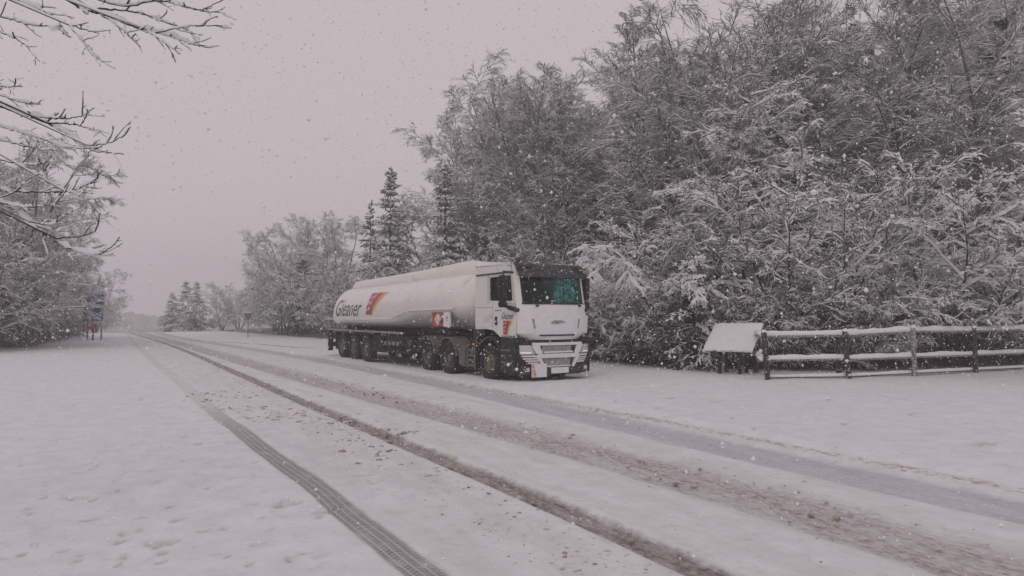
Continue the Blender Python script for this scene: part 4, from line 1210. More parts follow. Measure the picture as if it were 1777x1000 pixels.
    PB().slab([[(cab_front(v, w) + 0.012, v, w) for v in np.linspace(-1.0, 1.0, 17)] for w in (2.04, 2.085)], (-0.02, 0, 0)).slab([[(cab_front(v, w) + 0.006, k * v, w) for v in (0.955, 0.985)] for k in (1,) for w in np.linspace(2.06, 2.77, 5)], (-0.01, 0, 0)).slab([[(cab_front(v, w) + 0.006, -v, w) for v in (0.955, 0.985)] for w in np.linspace(2.06, 2.77, 5)], (-0.01, 0, 0)).build('windscreen_seal', M['black'], root)
    vis = PB().slab([[(cab_front(v, w) + o, v, w) for v in np.linspace(-1.09, 1.09, 17)] for w, o in ((2.74, 0.17), (2.85, 0.16), (2.98, 0.11), (3.10, 0.03))], (-0.02, 0, 0)).build('sun_visor', M['visor'], root, smooth=True)
    for k in (0.93, -0.93): PB().box(cab_front(k, 3.0) + 0.12, cab_front(k, 3.0) + 0.15, k - 0.035, k + 0.035, 2.96, 2.995).build('marker_lamp', M['amber'], vis)
    PB().box(1.1, 1.2, -1.12, 1.12, 3.0, 3.02).build('visor_bracket', M['black'], vis)
    PB().bar((cab_front(-0.8, 2.04) + 0.03, -0.80, 2.03), (cab_front(-0.75, 2.13) + 0.03, -0.74, 2.12), 0.012, 6).bar((cab_front(-0.74, 2.12) + 0.03, -0.74, 2.12), (cab_front(-0.2, 2.16) + 0.02, -0.30, 2.14), 0.014, 6).bar((cab_front(-0.3, 2.14) + 0.03, -0.30, 2.14), (cab_front(-0.2, 2.06) + 0.03, -0.26, 2.07), 0.010, 6).build('wiper', M['grey'], root)
    for v in (0.62, -0.80): PB().box(cab_front(v, 2.0), cab_front(v, 2.0) + 0.04, v - 0.05, v + 0.05, 1.985, 2.03).build('wiper_pivot', M['black'], root, bevel=0.01)
    # cab interior
    PB().box(-0.90, -0.88, -1.07, 1.07, 1.4, 3.05).box(-0.88, 0.95, -1.07, 1.07, 1.40, 1.44).box(-0.88, 0.8, -1.06, 1.06, 3.0, 3.03).build('cab_lining', M['seat'], root)
    PB().box(0.72, 1.05, -1.05, 1.05, 1.5, 2.05).build('dashboard', M['seat'], root, bevel=0.06)
    for v in (0.56, -0.56):
        PB().box(-0.35, 0.2, v - 0.25, v + 0.25, 1.44, 1.95).box(-0.45, -0.25, v - 0.25, v + 0.25, 1.95, 2.6).build('seat', M['seat'], root, bevel=0.06)
    sw = PB()
    for k in range(16):
        a, b = 2 * math.pi * k / 16, 2 * math.pi * (k + 1) / 16
        f = lambda t: (0.55 - 0.12 * math.sin(t), 0.56 + 0.22 * math.cos(t), 2.05 + 0.18 * math.sin(t))
        sw.bar(f(a), f(b), 0.016, 6)
    sw.bar((0.55, 0.56, 2.05), (0.8, 0.56, 1.9), 0.03).bar((0.55, 0.35, 2.05), (0.55, 0.77, 2.05), 0.015).build('steering_wheel', M['black'], root)
    # mirrors
    for k in (1, -1):
        mr = PB().quadbox([(0.78, k * 1.26, 2.16), (0.92, k * 1.26, 2.18), (0.92, k * 1.48, 2.18), (0.78, k * 1.48, 2.16), (0.77, k * 1.26, 2.80), (0.93, k * 1.26, 2.78), (0.93, k * 1.48, 2.78), (0.77, k * 1.48, 2.80)]).build('mirror', M['black'], root, bevel=0.04)
        PB().box(0.76, 0.92, k * 1.25, k * 1.47, 1.96, 2.13).build('mirror_housing', M['black'], mr, bevel=0.03)
        PB().bar((0.86, k * 1.36, 2.0), (0.86, k * 1.36, 2.9), 0.022).bar((0.95, k * 1.10, 2.86), (0.86, k * 1.36, 2.88), 0.022).bar((1.14, k * 1.06, 1.88), (1.02, k * 1.30, 1.96), 0.06).bar((1.02, k * 1.30, 1.96), (0.84, k * 1.36, 2.03), 0.045).build('mirror_arm', M['black'], mr)
        PB().prism([(1.06, 1.27), (1.12, 1.27), (1.16, 1.75), (1.08, 1.78)], k * 1.125, k * 1.19).build('corner_deflector', M['paint'], root, bevel=0.01)
    # --- bumper
    def bf(v): return 1.43 - 0.26 * abs(v / 1.2) ** 4
    def bs(v0, v1, w0, w1, off, depth=-0.06, nv=9, f0=None, f1=None):
        """a bumper piece; f0/f1 give its bottom and top v limits when it tapers."""
        b0, b1 = f0 or (v0, v1)
        t0, t1 = f1 or (v0, v1)
        rows = []
        for w, (x0, x1) in ((w0, (b0, b1)), ((w0 + w1) / 2, ((b0 + t0) / 2, (b1 + t1) / 2)), (w1, (t0, t1))):
            rows.append([(bf(v) + off, v, w) for v in np.linspace(x0, x1, nv)])
        return rows, (depth, 0, 0)
    bmp = PB().slab(*bs(-1.2, 1.2, 0.24, 1.10, -0.06, -0.25, 17)).build('bumper', M['black'], root, smooth=True)
    wb = PB()
    for r in (bs(-0.80, 0.80, 0.985, 1.06, 0.0), bs(-0.66, 0.66, 0.665, 0.775, 0.01)): wb.slab(*r)
    for k in (1, -1):
        wb.slab(*bs(0, 0, 0.775, 0.985, 0.004, f0=(k * 0.52, k * 0.70), f1=(k * 0.60, k * 0.84)))
        wb.slab(*bs(0, 0, 0.42, 0.70, 0.0, f0=(k * 0.42, k * 0.50), f1=(k * 0.56, k * 0.70)))
        wb.slab(*bs(0, 0, 0.70, 0.745, 0.002, f0=(k * 0.60, k * 1.02), f1=(k * 0.60, k * 1.08)))
    wb.build('bumper_bar', M['snowpaint'], bmp, bevel=0.008)
    PB().slab(*bs(-0.42, 0.52, 0.79, 0.975, -0.03, -0.02)).slab(*bs(0, 0, 0.455, 0.65, -0.03, -0.02, f0=(-0.36, 0.40), f1=(-0.40, 0.50))).build('intake_mesh', M['mesh_snow'], bmp)
    PB().slab(*bs(-0.47, 0.47, 0.795, 0.835, -0.02, -0.02)).slab(*bs(-0.38, 0.38, 0.44, 0.47, -0.02, -0.02)).build('intake_ledge_snow', M['snow'], bmp)
    for k in (1, -1):
        hl = PB().slab(*bs(0, 0, 0.77, 1.0, 0.0, -0.05, f0=(k * 0.74, k * 1.10), f1=(k * 0.87, k * 1.165))).build('headlight', M['lens'], bmp, smooth=True)
        PB().slab(*bs(0, 0, 0.795, 0.83, 0.006, -0.01, f0=(k * 0.84, k * 1.08), f1=(k * 0.86, k * 1.10))).build('lamp_strip', M['glow'], hl)
        for j in range(3):
            PB().slab(*bs(0, 0, 0.53 + j * 0.055, 0.565 + j * 0.055, -0.02, -0.02, f0=(k * 0.62, k * (0.90 + 0.06 * j)), f1=(k * 0.64, k * (0.92 + 0.06 * j)))).build('louvre', M['snowpaint'], bmp)
        PB().box(bf(0.85) - 0.04, bf(0.85) + 0.005, k * 0.93 - 0.05, k * 0.93 + 0.05, 0.33, 0.43).build('fog_lamp', M['lens'], bmp, bevel=0.01)
    PB().slab(*bs(-1.16, 1.16, 0.25, 0.47, -0.03, -0.03, 17)).build('lower_bumper', M['visor'], bmp)
    np_ = PB().slab(*bs(-0.30, 0.26, 0.27, 0.42, 0.012, -0.02)).build('number_plate', M['snow'], bmp)
    hp = PB().box(bf(0.6) - 0.01, bf(0.6) + 0.015, 0.40, 0.86, 0.19, 0.53).build('hazard_panel', M['snow'], bmp)
    h2 = PB(); h2.quadbox([(bf(0.6) + 0.015, 0.72, 0.20), (bf(0.6) + 0.02, 0.72, 0.20), (bf(0.6) + 0.02, 0.855, 0.20), (bf(0.6) + 0.015, 0.855, 0.20), (bf(0.6) + 0.015, 0.80, 0.52), (bf(0.6) + 0.02, 0.80, 0.52), (bf(0.6) + 0.02, 0.855, 0.52), (bf(0.6) + 0.015, 0.855, 0.52)])
    h2.build('hazard_patch', M['patch'], hp)
    for k in (1, -1):
        PB().prism([(0.44, 0.28), (0.50, 0.9), (0.50, 1.175), (1.22, 1.175), (1.24, 0.9), (1.20, 0.24)], k * 0.85, k * 1.215).build('cab_step', M['black'], root, bevel=0.02)
        PB().box(0.55, 0.98, k * 1.19, k * 1.225, 0.52, 0.57).box(0.55, 0.98, k * 1.19, k * 1.225, 0.84, 0.88).build('step_tread', M['grey'], root)
        PB().lathe([(0.60, k * 0.85), (0.66, k * 0.85), (0.66, k * 1.20), (0.60, k * 1.225), (0.585, k * 1.2), (0.585, k * 0.85)], c=(-0.08, 0.55), S=20, a0=math.radians(-2), a1=math.radians(182)).build('wheel_arch', M['black'], root, smooth=True)
        PB().prism([(-0.95, 0.95), (-0.72, 0.95), (-0.66, 1.15), (-0.45, 1.30), (-0.30, 1.385), (-0.95, 1.37)], k * 0.9, k * 1.19).build('arch_panel', M['black'], root)
    PB().slab(*bs(-1.08, 1.08, 1.085, 1.125, -0.10, -0.1, 17)).build('panel_gap_trim', M['black'], root)
    PB().box(0.5, 1.3, -0.8, 0.8, 0.22, 1.1).build('engine_undertray', M['chassis'], root)
    return root



truck = build_truck()


# ------------------------------------------------------------------ fence, notice board, signs
M['oldwood'] = mat('wet_fence_timber', (0.045, 0.036, 0.029), 0.85, vary=0.35, vscale=9, bump=0.6, bscale=40, dirt=(0.62, 0.60, 0.6), dirt_amt=0.1, dscale=14)
M['frostwood'] = mat('frosted_rail_timber', (0.075, 0.06, 0.055), 0.9, vary=0.35, vscale=9, bump=0.6, bscale=60, dirt=(0.60, 0.585, 0.59), dirt_amt=0.5, dscale=24)


def rough_log(name, p0, p1, r, m, parent, K=14, seed=0, squash=1.0, S=9):
    rg = np.random.default_rng(seed)
    p0, p1 = np.array(p0, float), np.array(p1, float)
    pts = (p0 + (p1 - p0) * np.linspace(0, 1, K)[:, None])[None]
    rad = r * (1 + rg.normal(0, 0.03, (1, K)))
    b = Bag(); tube(b, pts, rad, S)
    me = b.mesh(name, [m], True)
    bm = bmesh.new(); bm.from_mesh(me)
    bmesh.ops.holes_fill(bm, edges=[e for e in bm.edges if e.is_boundary], sides=0)
    bm.to_mesh(me); bm.free()
    return link(name, me, parent)


def snow_strip(parent, p0, p1, w, h, seed, K=60, z0=0.0):
    """a soft bank of snow lying along a rail."""
    rg = np.random.default_rng(seed)
    p0, p1 = np.array(p0, float), np.array(p1, float)
    t = np.linspace(0, 1, K)
    p = p0 + (p1 - p0) * t[:, None]
    d = (p1 - p0) / np.linalg.norm(p1 - p0)
    s = np.array([-d[1], d[0], 0]); s /= np.linalg.norm(s)
    ww = w * (1 + 0.10 * np.convolve(rg.normal(0, 1, K), np.ones(5) / 5, 'same'))
    hh = 1.2 * h * (1 + 0.22 * np.convolve(rg.normal(0, 1, K), np.ones(7) / 7, 'same') * 1.5)
    hh[[0, -1]] *= 0.55
    a = np.linspace(-0.35, math.pi + 0.35, 11)
    ring = p[:, None] + np.array([0, 0, z0]) + ww[:, None, None] * np.cos(a)[None, :, None] * s + hh[:, None, None] * np.sin(a)[None, :, None] * np.array([0, 0, 1.0])
    b = Bag(); b.add(ring[None], ring_faces(1, K, 11, closed=True))
    me = b.mesh('snow_cap', [M['snow']], True)
    bm = bmesh.new(); bm.from_mesh(me)
    bmesh.ops.holes_fill(bm, edges=[e for e in bm.edges if e.is_boundary], sides=0)
    bm.to_mesh(me); bm.free()
    return link('snow_cap', me, parent)


def build_fence():
    f = empty('rail_fence', (6.81, 18.29, 0))
    tag(f, 'wooden post and rail fence with thick snow along its rails', 'fence')
    o = np.array([6.81, 18.29, 0])
    P = [np.array(p) - o for p in [(6.81, 18.29, 0), (9.12, 18.61, 0), (11.51, 19.66, 0), (14.0, 20.75, 0), (16.5, 21.8, 0), (19, 22.9, 0)]]
    H = [1.28, 1.30, 1.38, 1.36, 1.40, 1.40]
    for i, (p, h) in enumerate(zip(P, H)):
        lean = np.array([-0.10, 0, 0]) if i < 2 else np.array([-0.03, 0, 0])
        g = float(terrain(*(p + o)[:2]))
        po = rough_log('post', p + [0, -0.075, g - 0.2], p + lean + [0, -0.075, h], 0.068, M['frostwood'] if i == 2 else M['oldwood'], f, K=7, seed=i)
        snow_strip(po, p + lean + [-0.06, -0.075, h], p + lean + [0.06, -0.075, h], 0.065, 0.06, 40 + i, K=8)
    for i in range(5):
        a, b = P[i], P[i + 1]
        for (w0, w1, r, hs_) in ((H[i] - 0.10, H[i + 1] - 0.10, 0.062, 0.085), (0.54, 0.54 + 0.02 * (i == 0), 0.055, 0.075)):
            ext = (a - b) / np.linalg.norm(a - b) * (0.25 if i == 0 else -0.01)
            rl = rough_log('rail', a + ext + [0, 0.03, w0], b + [0, 0.03, w1], r, M['frostwood'], f, K=18, seed=20 + i)
            snow_strip(rl, a + ext + [0, 0.03, w0 + r * 0.55], b + [0, 0.03, w1 + r * 0.55], 0.068, hs_, 60 + i + int(w0 * 10), K=40)
        kb = rough_log('kick_rail', a + [0, 0.05, 0.075], b + [0, 0.05, 0.075], 0.032, M['oldwood'], f, K=10, seed=50 + i)
        snow_strip(kb, a + [0, 0.05, 0.092], b + [0, 0.05, 0.092], 0.045, 0.05, 90 + i, K=40)
    # the return towards the bushes, and its posts
    for j, (bx, by, h) in enumerate([(7.32, 20.5, 1.28), (9.05, 18.95, 1.05), (12.9, 21.2, 1.35)]):
        b = np.array([bx, by, 0]) - o
        rough_log('post', b + [0, 0, -0.2], b + [-0.03, 0, h], 0.075, M['oldwood'], f, K=7, seed=70 + j)
    b = np.array([7.32, 20.5, 0]) - o
    for w in (1.18, 0.56):
        rl = rough_log('rail', P[0] + [-0.1, 0.0, w], b + [-0.03, 0.1, w], 0.055, M['frostwood'], f, K=10, seed=80)
        snow_strip(rl, P[0] + [-0.1, 0.0, w + 0.03], b + [-0.03, 0.1, w + 0.03], 0.066, 0.075, 81, K=24)


build_fence()


def build_board():
    n = empty('notice_board', (6.30, 19.98, 0), math.radians(-38))
    tag(n, 'sloping notice board on short legs under a sheet of snow', 'notice board')
    W = 0.71
    low, high, dep = 0.70, 1.43, 0.98
    PB(False).quadbox([(-W, 0, low - 0.06), (W, 0, low - 0.06), (W, dep, high - 0.06), (-W, dep, high - 0.06), (-W, -0.03, low), (W, -0.03, low), (W, dep - 0.03, high), (-W, dep - 0.03, high)]).build('panel', M['black'], n, bevel=0.01)
    rows = []
    rg = np.random.default_rng(3)
    for t in np.linspace(-0.03, 1.04, 14):
        rows.append([(x * (1 + 0.008 * rg.normal()), dep * t - 0.06, low + (high - low) * t + 0.075 * (1 if 0 < t < 1 else 0.45) * (1 if abs(x) < W * 0.99 else 0.45) + rg.normal(0, 0.009)) for x in np.linspace(-W - 0.02, W + 0.02, 18)])
    PB(False).slab(rows, (0, 0.02, -0.045)).build('snow_sheet', M['snow'], n, smooth=True)
    for x in (-0.33, 0.27):
        PB(False).box(x - 0.045, x + 0.045, 0.15, 0.24, -0.3, low + 0.12).build('leg', M['black'], n, bevel=0.008)
        PB(False).box(x - 0.04, x + 0.04, 0.72, 0.80, -0.3, low + 0.46).build('leg', M['black'], n, bevel=0.008)


build_board()

M['signblue'] = mat('road_sign_blue', (0.012, 0.085, 0.40), 0.5, vary=0.08, dirt=(0.5, 0.52, 0.58), dirt_amt=0.03, dscale=7)
M['signred'] = mat('faded_red_sign', (0.50, 0.10, 0.11), 0.5, vary=0.1, dirt=(0.6, 0.5, 0.5), dirt_amt=0.2, dscale=8)
M['galv'] = mat('galvanised_post', (0.16, 0.155, 0.155), 0.6, vary=0.15)


def build_signs():
    d = 48.0
    k = d / 1185
    def X(px): return (px - 172) * k
    def Zp(py): return CAM_H - (py - 546) * k
    s = empty('blue_sign', ((172 - 888.5) * k, d, 0), 0)
    tag(s, 'tall blue roadside sign in stacked panels with white lettering', 'sign')
    pb = PB(False)
    for px in (152, 176): pb = PB(False).bar((X(px), 0.06, -0.4), (X(px), 0.06, Zp(511)), 0.05).build('post', M['galv'], s)
    def panel(x0, x1, y0, y1, m, off=0.0):
        return PB(False).box(X(x0), X(x1), -0.03 - off, 0.01 - off, Zp(y1), Zp(y0)).build('panel', m, s, bevel=0.01)
    def marks(p, x0, x1, y0, y1, n, seed, m):
        rg = np.random.default_rng(seed)
        q = PB(False)
        w = (x1 - x0) / n
        for i in range(n):
            a = x0 + i * w
            kind = rg.integers(0, 3)
            t = 0.2 * w
            q.box(X(a), X(a + t), -0.037, -0.0301, Zp(y1), Zp(y0))
            if kind != 1: q.box(X(a + t), X(a + w * 0.72), -0.0365, -0.0301, Zp(y0 + (y1 - y0) * 0.25), Zp(y0))
            if kind != 0: q.box(X(a + t), X(a + w * 0.72), -0.0363, -0.0301, Zp(y1), Zp(y1 - (y1 - y0) * 0.25))
            if kind == 2: q.box(X(a + w * 0.55), X(a + w * 0.75), -0.0368, -0.0301, Zp(y1), Zp(y0))
        q.build('lettering', m, p)
    up = panel(149, 179.5, 511, 528.5, M['signblue'])
    marks(up, 160, 176, 518, 519.4, 8, 1, M['white']); marks(up, 156, 177, 523.6, 524.8, 11, 2, M['white'])
    wp = panel(150, 178, 529.2, 534, M['white'])
    marks(wp, 154, 176, 530.7, 532.3, 12, 3, M['crimson'])
    lo = panel(144.5, 179.5, 534.6, 557, M['signblue'])
    marks(lo, 155, 169, 545, 547.6, 5, 4, M['white']); marks(lo, 150, 175, 551.4, 553.4, 10, 5, M['white'])
    for px in (147.5, 175): PB(False).bar((X(px), -0.036, Zp(538)), (X(px), -0.0301, Zp(538)), 0.055, 12).build('symbol', M['white'], lo)
    marks(lo, 154, 170, 541, 542, 9, 6, M['pink'])
    PB(False).box(X(148.8), X(179.7), -0.05, 0.03, Zp(511), Zp(511) + 0.05).build('snow_cap', M['snow'], s, bevel=0.015)
    r = empty('red_sign', ((171.5 - 888.5) * k, d - 0.6, 0), 0)
    tag(r, 'small faded red sign on a short post under the blue sign', 'sign')
    PB(False).box(-0.05, 0.05, -0.02, 0.06, -0.3, 1.08).build('post', M['oldwood'], r)
    pl = PB(False).box(-0.34, 0.26, -0.06, -0.021, 0.78, 1.10).build('plate', M['signred'], r, bevel=0.01)
    PB(False).box(-0.20, 0.13, -0.066, -0.0601, 0.91, 0.95).build('lettering', M['pink'], pl)
    PB(False).box(-0.35, 0.27, -0.07, -0.01, 1.10, 1.14).build('snow_cap', M['snow'], r, bevel=0.012)
    d2 = 53.3
    p = empty('post_sign', ((431 - 888.5) * d2 / 1185, d2, 0), 0)
    tag(p, 'slim lone post with a small square plate beyond the lorry tail', 'sign')
    PB(False).bar((0, 0, -0.3), (0, 0, 1.85), 0.035).build('post', M['galv'], p)
    PB(False).box(-0.27, 0.27, -0.06, -0.03, 1.50, 1.86).build('plate', M['grey'], p, bevel=0.008)
    PB(False).box(-0.33, 0.33, -0.09, 0.06, 1.36, 1.42).build('cross_bar', M['black'], p, bevel=0.008)
    PB(False).box(-0.28, 0.28, -0.08, 0.03, 1.86, 1.93).build('snow_cap', M['snow'], p, bevel=0.015)


build_signs()


# ------------------------------------------------------------------ tree whose boughs reach in from the left, close to the viewer
def build_near_tree():
    e = empty('overhanging_tree', (-6.6, 4.9, 0))
    tag(e, 'leafless tree at the left edge whose snowy boughs hang into the sky', 'tree')
    o = np.array([-6.6, 4.9, 0])
    r = np.random.default_rng(17)
    L = [ # pixel polylines, depth at start and end, start radius
        ([(-60, -50), (25, -2), (75, 20), (125, 45), (172, 58)], 5.2, 4.6, .016),
        ([(40, -60), (130, 8), (180, 25), (230, 45), (290, 62), (330, 76), (365, 83)], 5.3, 4.7, .016),
        ([(80, -40), (200, 8), (270, 0), (300, 6), (345, 18), (390, 23)], 5.0, 4.5, .012),
        ([(250, 2), (300, 4), (345, 17), (383, 2)], 4.9, 4.7, .007),
        ([(-50, 10), (0, 28), (50, 42), (95, 48), (118, 64)], 5.1, 4.8, .010),
        ([(-50, 40), (0, 55), (40, 76), (68, 108)], 5.0, 4.7, .009),
        ([(118, 42), (145, 74), (152, 86), (168, 104)], 4.7, 4.6, .007),
        ([(270, 57), (330, 46), (385, 45)], 4.8, 4.6, .006),
        ([(175, 25), (210, 50), (222, 62), (238, 73)], 4.9, 4.7, .006),
        ([(255, 54), (290, 78), (313, 94)], 4.8, 4.7, .006),
        ([(160, 15), (230, 20), (280, 36), (320, 50), (345, 68)], 5.0, 4.8, .010),
        ([(-50, 130), (0, 150), (40, 150)], 5.1, 4.8, .006),
        ([(-50, 150), (0, 165), (40, 178), (68, 180)], 5.1, 4.8, .009),
        ([(-60, 160), (30, 195), (85, 215), (130, 240), (165, 262), (215, 268)], 5.2, 4.5, .016),
        ([(50, 200), (100, 206), (140, 202), (163, 187)], 4.9, 4.7, .008),
        ([(150, 252), (185, 250), (213, 236)], 4.6, 4.5, .006),
        ([(80, 214), (120, 215), (150, 222), (172, 232)], 4.8, 4.6, .008),
        ([(-50, 205), (20, 225), (70, 240), (110, 255), (150, 258)], 5.1, 4.7, .010),
        ([(-50, 228), (0, 243), (60, 258), (82, 266)], 5.1, 4.8, .009),
        ([(-50, 262), (20, 282), (60, 286), (82, 280)], 5.0, 4.7, .009),
        ([(-40, 350), (15, 338), (50, 312), (90, 290)], 5.0, 4.7, .007),
        ([(-60, 318), (0, 330), (60, 333), (120, 332), (155, 318), (170, 308)], 5.2, 4.6, .012),
        ([(112, 332), (135, 336), (157, 333)], 4.8, 4.7, .006),
        ([(-60, 330), (0, 352), (30, 366), (60, 395), (110, 425), (150, 440), (175, 440), (200, 424)], 5.2, 4.5, .017),
        ([(48, 384), (90, 390), (117, 370)], 4.8, 4.7, .006),
        ([(95, 414), (140, 410), (165, 402)], 4.7, 4.6, .007),
        ([(-40, 345), (30, 358), (70, 358), (112, 348)], 5.0, 4.7, .009),
    ]
    tb, cb, sb = Bag(), Bag(), Bag()
    # trunk with a fork, outside the picture
    tk = run_lines(r, np.array([[0, 0, -0.3]]), np.array([[0.05, 0, 1.0]]), np.array([8.5]), 14, wig=0.04)
    tr = (0.2 * (1 - np.linspace(0, 1, 14) * 0.8))[None]
    tube(tb, tk, tr, 12)
    for poly, d0, d1, r0 in L:
        r0 = r0 * 0.78
        n = len(poly)
        P = np.array([at_dist(px, py, d0 + (d1 - d0) * i / (n - 1)) for i, (px, py) in enumerate(poly)]) - o
        P = smooth_line(P, 11)
        K = len(P)
        P = P + r.normal(0, 0.0025, P.shape)
        # carry the bough back to the trunk
        i = int(np.argmin(np.abs(tk[0, :, 2] - (P[0, 2] + (1.3 if poly[0][0] > 0 else -0.4)))))
        back = np.array([tk[0, i] * (1 - t) + P[0] * t + np.array([0, 0, 0.12 * math.sin(t * 3.14)]) for t in np.linspace(0, 1, 8)])[:-1]
        br = np.linspace(r0 * 1.8, r0, 8)[:-1]
        pts = np.vstack([back, P])[None]
        rad = np.concatenate([br, r0 * np.linspace(1, 0.2, K)])[None]
        rad = np.maximum(rad, 0.0026) * (1 + r.normal(0, 0.05, rad.shape))
        tube(cb if r0 < 0.02 else tb, pts, rad, 7)
        KK = pts.shape[1]
        # lumps of snow lie in runs with bare gaps between
        lo = np.convolve(r.normal(0, 1, KK), np.ones(9) / 9, 'same') * 2.0 + np.convolve(r.normal(0, 1, KK), np.ones(3) / 3, 'same') * 0.5
        lo = np.clip(0.48 + lo, 0.02, 1.9) * np.interp(np.linspace(0, 1, KK), [0, 0.75, 1], [1, 0.9, 0.12])
        T, s, u, hz = frames(pts)
        wv = (rad[0] * 0.85 + (0.002 + r0 * 0.42) * lo)[None, :, None]
        hv = ((0.006 + 1.8 * r0) * lo)[None, :, None]
        a = np.linspace(-0.2, math.pi + 0.2, 7)
        ring = pts[:, :, None] + wv[:, :, None] * np.cos(a)[None, None, :, None] * s[:, :, None] + hv[:, :, None] * np.sin(a)[None, None, :, None] * u[:, :, None] + np.array([0, 0, 0.003])
        sb.add(ring, ring_faces(1, KK, 7, closed=True))
        # side twigs
        m = max(2, int(K / 5))
        tw, twr = spawn(r, P[None], rad[:, -K:], m, 0.15, 0.98, 0.25, 0.7, lambda t, p: r.uniform(0.04, 0.19, len(t)), 6, 0.6, 0.0026, r_tip=0.6, planar=0.3, up=0.05, wig=0.09)
        tube(cb, tw, twr, 5)
        snow_on(sb, r, tw, twr, 0.003, 0.008, 5, patch=0.9)
        t2, t2r = spawn(r, tw, twr, 1, 0.3, 0.95, 0.3, 0.8, lambda t, p: r.uniform(0.02, 0.07, len(t)), 4, 0.8, 0.0026, r_tip=0.7, wig=0.15)
        tube(cb, t2, t2r, 4)
    link('trunk', tb.mesh('trunk', [M['bark']], True), e)
    link('branches', cb.mesh('branches', [M['bark']], True), e)
    link('snow_cover', sb.mesh('snow_cover', [M['snow']], True), e)


build_near_tree()


# ------------------------------------------------------------------ slush clods, trodden prints, falling snow, hazy air
def ico():
    t = (1 + 5 ** 0.5) / 2
    v = np.array([(-1, t, 0), (1, t, 0), (-1, -t, 0), (1, -t, 0), (0, -1, t), (0, 1, t), (0, -1, -t), (0, 1, -t), (t, 0, -1), (t, 0, 1), (-t, 0, -1), (-t, 0, 1)]) / math.sqrt(1 + t * t)
    f = np.array([(0, 11, 5), (0, 5, 1), (0, 1, 7), (0, 7, 10), (0, 10, 11), (1, 5, 9), (5, 11, 4), (11, 10, 2), (10, 7, 6), (7, 1, 8), (3, 9, 4), (3, 4, 2), (3, 2, 6), (3, 6, 8), (3, 8, 9), (4, 9, 5), (2, 4, 11), (6, 2, 10), (8, 6, 7), (9, 8, 1)])
    return v, f


def octa():
    v = np.array([(1, 0, 0), (-1, 0, 0), (0, 1, 0), (0, -1, 0), (0, 0, 1), (0, 0, -1)], float) * 1.15
    f = np.array([(0, 2, 4), (2, 1, 4), (1, 3, 4), (3, 0, 4), (2, 0, 5), (1, 2, 5), (3, 1, 5), (0, 3, 5)])
    return v, f


def scatter_lumps(name, pos, size, m, label, flat=0.6, seed=0, smooth=False, body=ico):
    rg = np.random.default_rng(seed)
    bv, bf = body()
    nb = len(bv)
    n = len(pos)
    v = bv[None] * (1 + rg.normal(0, 0.22, (n, nb, 1))) * size[:, None, None] * np.array([1.2, 1.0, flat])
    a = rg.uniform(0, 6.28, n)
    c, s = np.cos(a)[:, None], np.sin(a)[:, None]
    v = np.stack([v[..., 0] * c - v[..., 1] * s, v[..., 0] * s + v[..., 1] * c, v[..., 2]], -1) + pos[:, None]
    f = (bf[None] + (np.arange(n) * nb)[:, None, None]).reshape(-1, 3)
    return tag(link(name, np_mesh(name, v.reshape(-1, 3), [f], [m], smooth=smooth)), label, kind='stuff')


def along(line, t0, t1, n, spread, mean, rg):
    seg = np.linalg.norm(np.diff(line, axis=0), axis=1)
    cs = np.concatenate([[0], np.cumsum(seg)])
    s = rg.uniform(t0, t1, n)
    i = np.clip(np.searchsorted(cs, s) - 1, 0, len(seg) - 1)
    w = (s - cs[i]) / np.maximum(seg[i], 1e-6)
    p = line[i] + (line[i + 1] - line[i]) * w[:, None]
    d = (line[i + 1] - line[i]) / np.maximum(seg[i], 1e-6)[:, None]
    return p + np.stack([d[:, 1], -d[:, 0]], 1) * rg.normal(mean, spread, n)[:, None]


rg = np.random.default_rng(99)
M['clod'] = mat('brown_slush', (0.37, 0.305, 0.26), 0.9, vary=0.35, vscale=8, bump=0.5)
M['dirtysnow'] = mat('grey_slush', (0.52, 0.50, 0.49), 0.9, vary=0.2, vscale=8, bump=0.5)
c1 = np.array([ground_at(*p)[:2] for p in [(470, 722), (500, 712), (540, 722), (430, 708), (560, 735), (395, 690), (380, 680)]])
p1 = c1[rg.integers(0, len(c1), 240)] + rg.normal(0, 0.32, (240, 2))
c2 = np.array([ground_at(*p)[:2] for p in [(640, 778), (660, 785), (700, 752), (620, 765), (655, 795), (600, 750)]])
p2 = c2[rg.integers(0, len(c2), 110)] + rg.normal(0, 0.25, (110, 2))
c3 = np.array([ground_at(*p)[:2] for p in [(780, 880), (860, 930), (920, 965), (980, 970), (840, 910), (1000, 975)]])
p3 = c3[rg.integers(0, len(c3), 90)] + rg.normal(0, 0.14, (90, 2))
p4 = along(TR['dark_rut'], 30, 52, 420, 0.16, -0.32, rg)
p5 = along(TR['grit_band'], 30, 55, 420, 0.55, 0.15, rg)
p6 = along(TR['edge_line'], 20, 36, 260, 0.07, 0, rg)
pp = np.vstack([p1, p2, p3, p4, p5, p6])
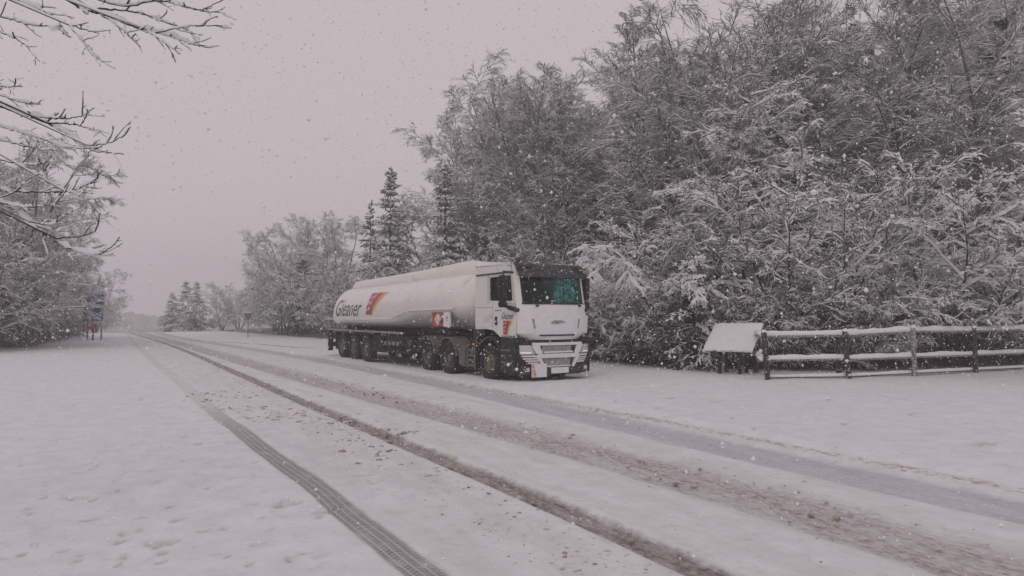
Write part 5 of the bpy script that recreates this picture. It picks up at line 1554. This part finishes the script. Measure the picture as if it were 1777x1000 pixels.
sz = np.concatenate([rg.gamma(2.4, 0.010, 240), rg.gamma(2.2, 0.008, 110), rg.gamma(2, 0.004, 90), rg.gamma(2, 0.006, 420), rg.gamma(2, 0.0055, 420), rg.gamma(2, 0.006, 260)])
sz = np.clip(sz, 0.004, 0.045)
zz = terrain(pp[:, 0], pp[:, 1]) - sz * 0.15
half = rg.uniform(0, 1, len(pp)) < 0.55
P3 = np.column_stack([pp, zz])
scatter_lumps('slush_clods', P3[half], sz[half], M['clod'], 'brown clods of road slush thrown beside the ruts', seed=1, smooth=True)
scatter_lumps('snow_crumbs', P3[~half], sz[~half], M['dirtysnow'], 'grey crumbs of dirty snow scattered beside the ruts', seed=2, smooth=True)



# falling snow: a box of air full of flakes
N = 62000
pos = np.column_stack([rg.uniform(-10.5, 10.5, N), rg.uniform(0.9, 15.0, N), rg.uniform(0.05, 7.6, N)])
dcam = np.linalg.norm(pos - np.array([0, 0, CAM_H]), axis=1)
keep = (dcam > 3.0) | ((dcam > 0.95) & (rg.uniform(0, 1, N) < 0.22))
pos = pos[keep]
sz = rg.gamma(5.0, 0.0009, len(pos))
big = rg.uniform(0, 1, len(pos)) < 0.06
sz = np.where(big, sz * 2.0, sz * 0.92)
M['flake'] = mat('snowflake', (0.82, 0.81, 0.82), 0.9, vary=0.02, spec=0.1)
scatter_lumps('falling_snow', pos, np.minimum(sz, 0.0095), M['flake'], 'large flakes of falling snow in the air', flat=1.15, seed=6, body=octa)

# hazy air of the snowfall
HAZE = 0.0031
hm = bpy.data.materials.new('snow_haze'); hm.use_nodes = True
hn, hl_ = hm.node_tree.nodes, hm.node_tree.links
hn.remove(hn['Principled BSDF'])
pv = hn.new('ShaderNodeVolumePrincipled')
pv.inputs['Color'].default_value = (0.92, 0.915, 0.925, 1)
pv.inputs['Density'].default_value = HAZE
pv.inputs['Anisotropy'].default_value = 0.0
hl_.new(pv.outputs[0], hn['Material Output'].inputs['Volume'])
hz = PB(False).box(-440, 440, -440, 440, -14, 32).build('haze', hm)
tag(hz, 'thin grey air of the snowfall', kind='stuff')
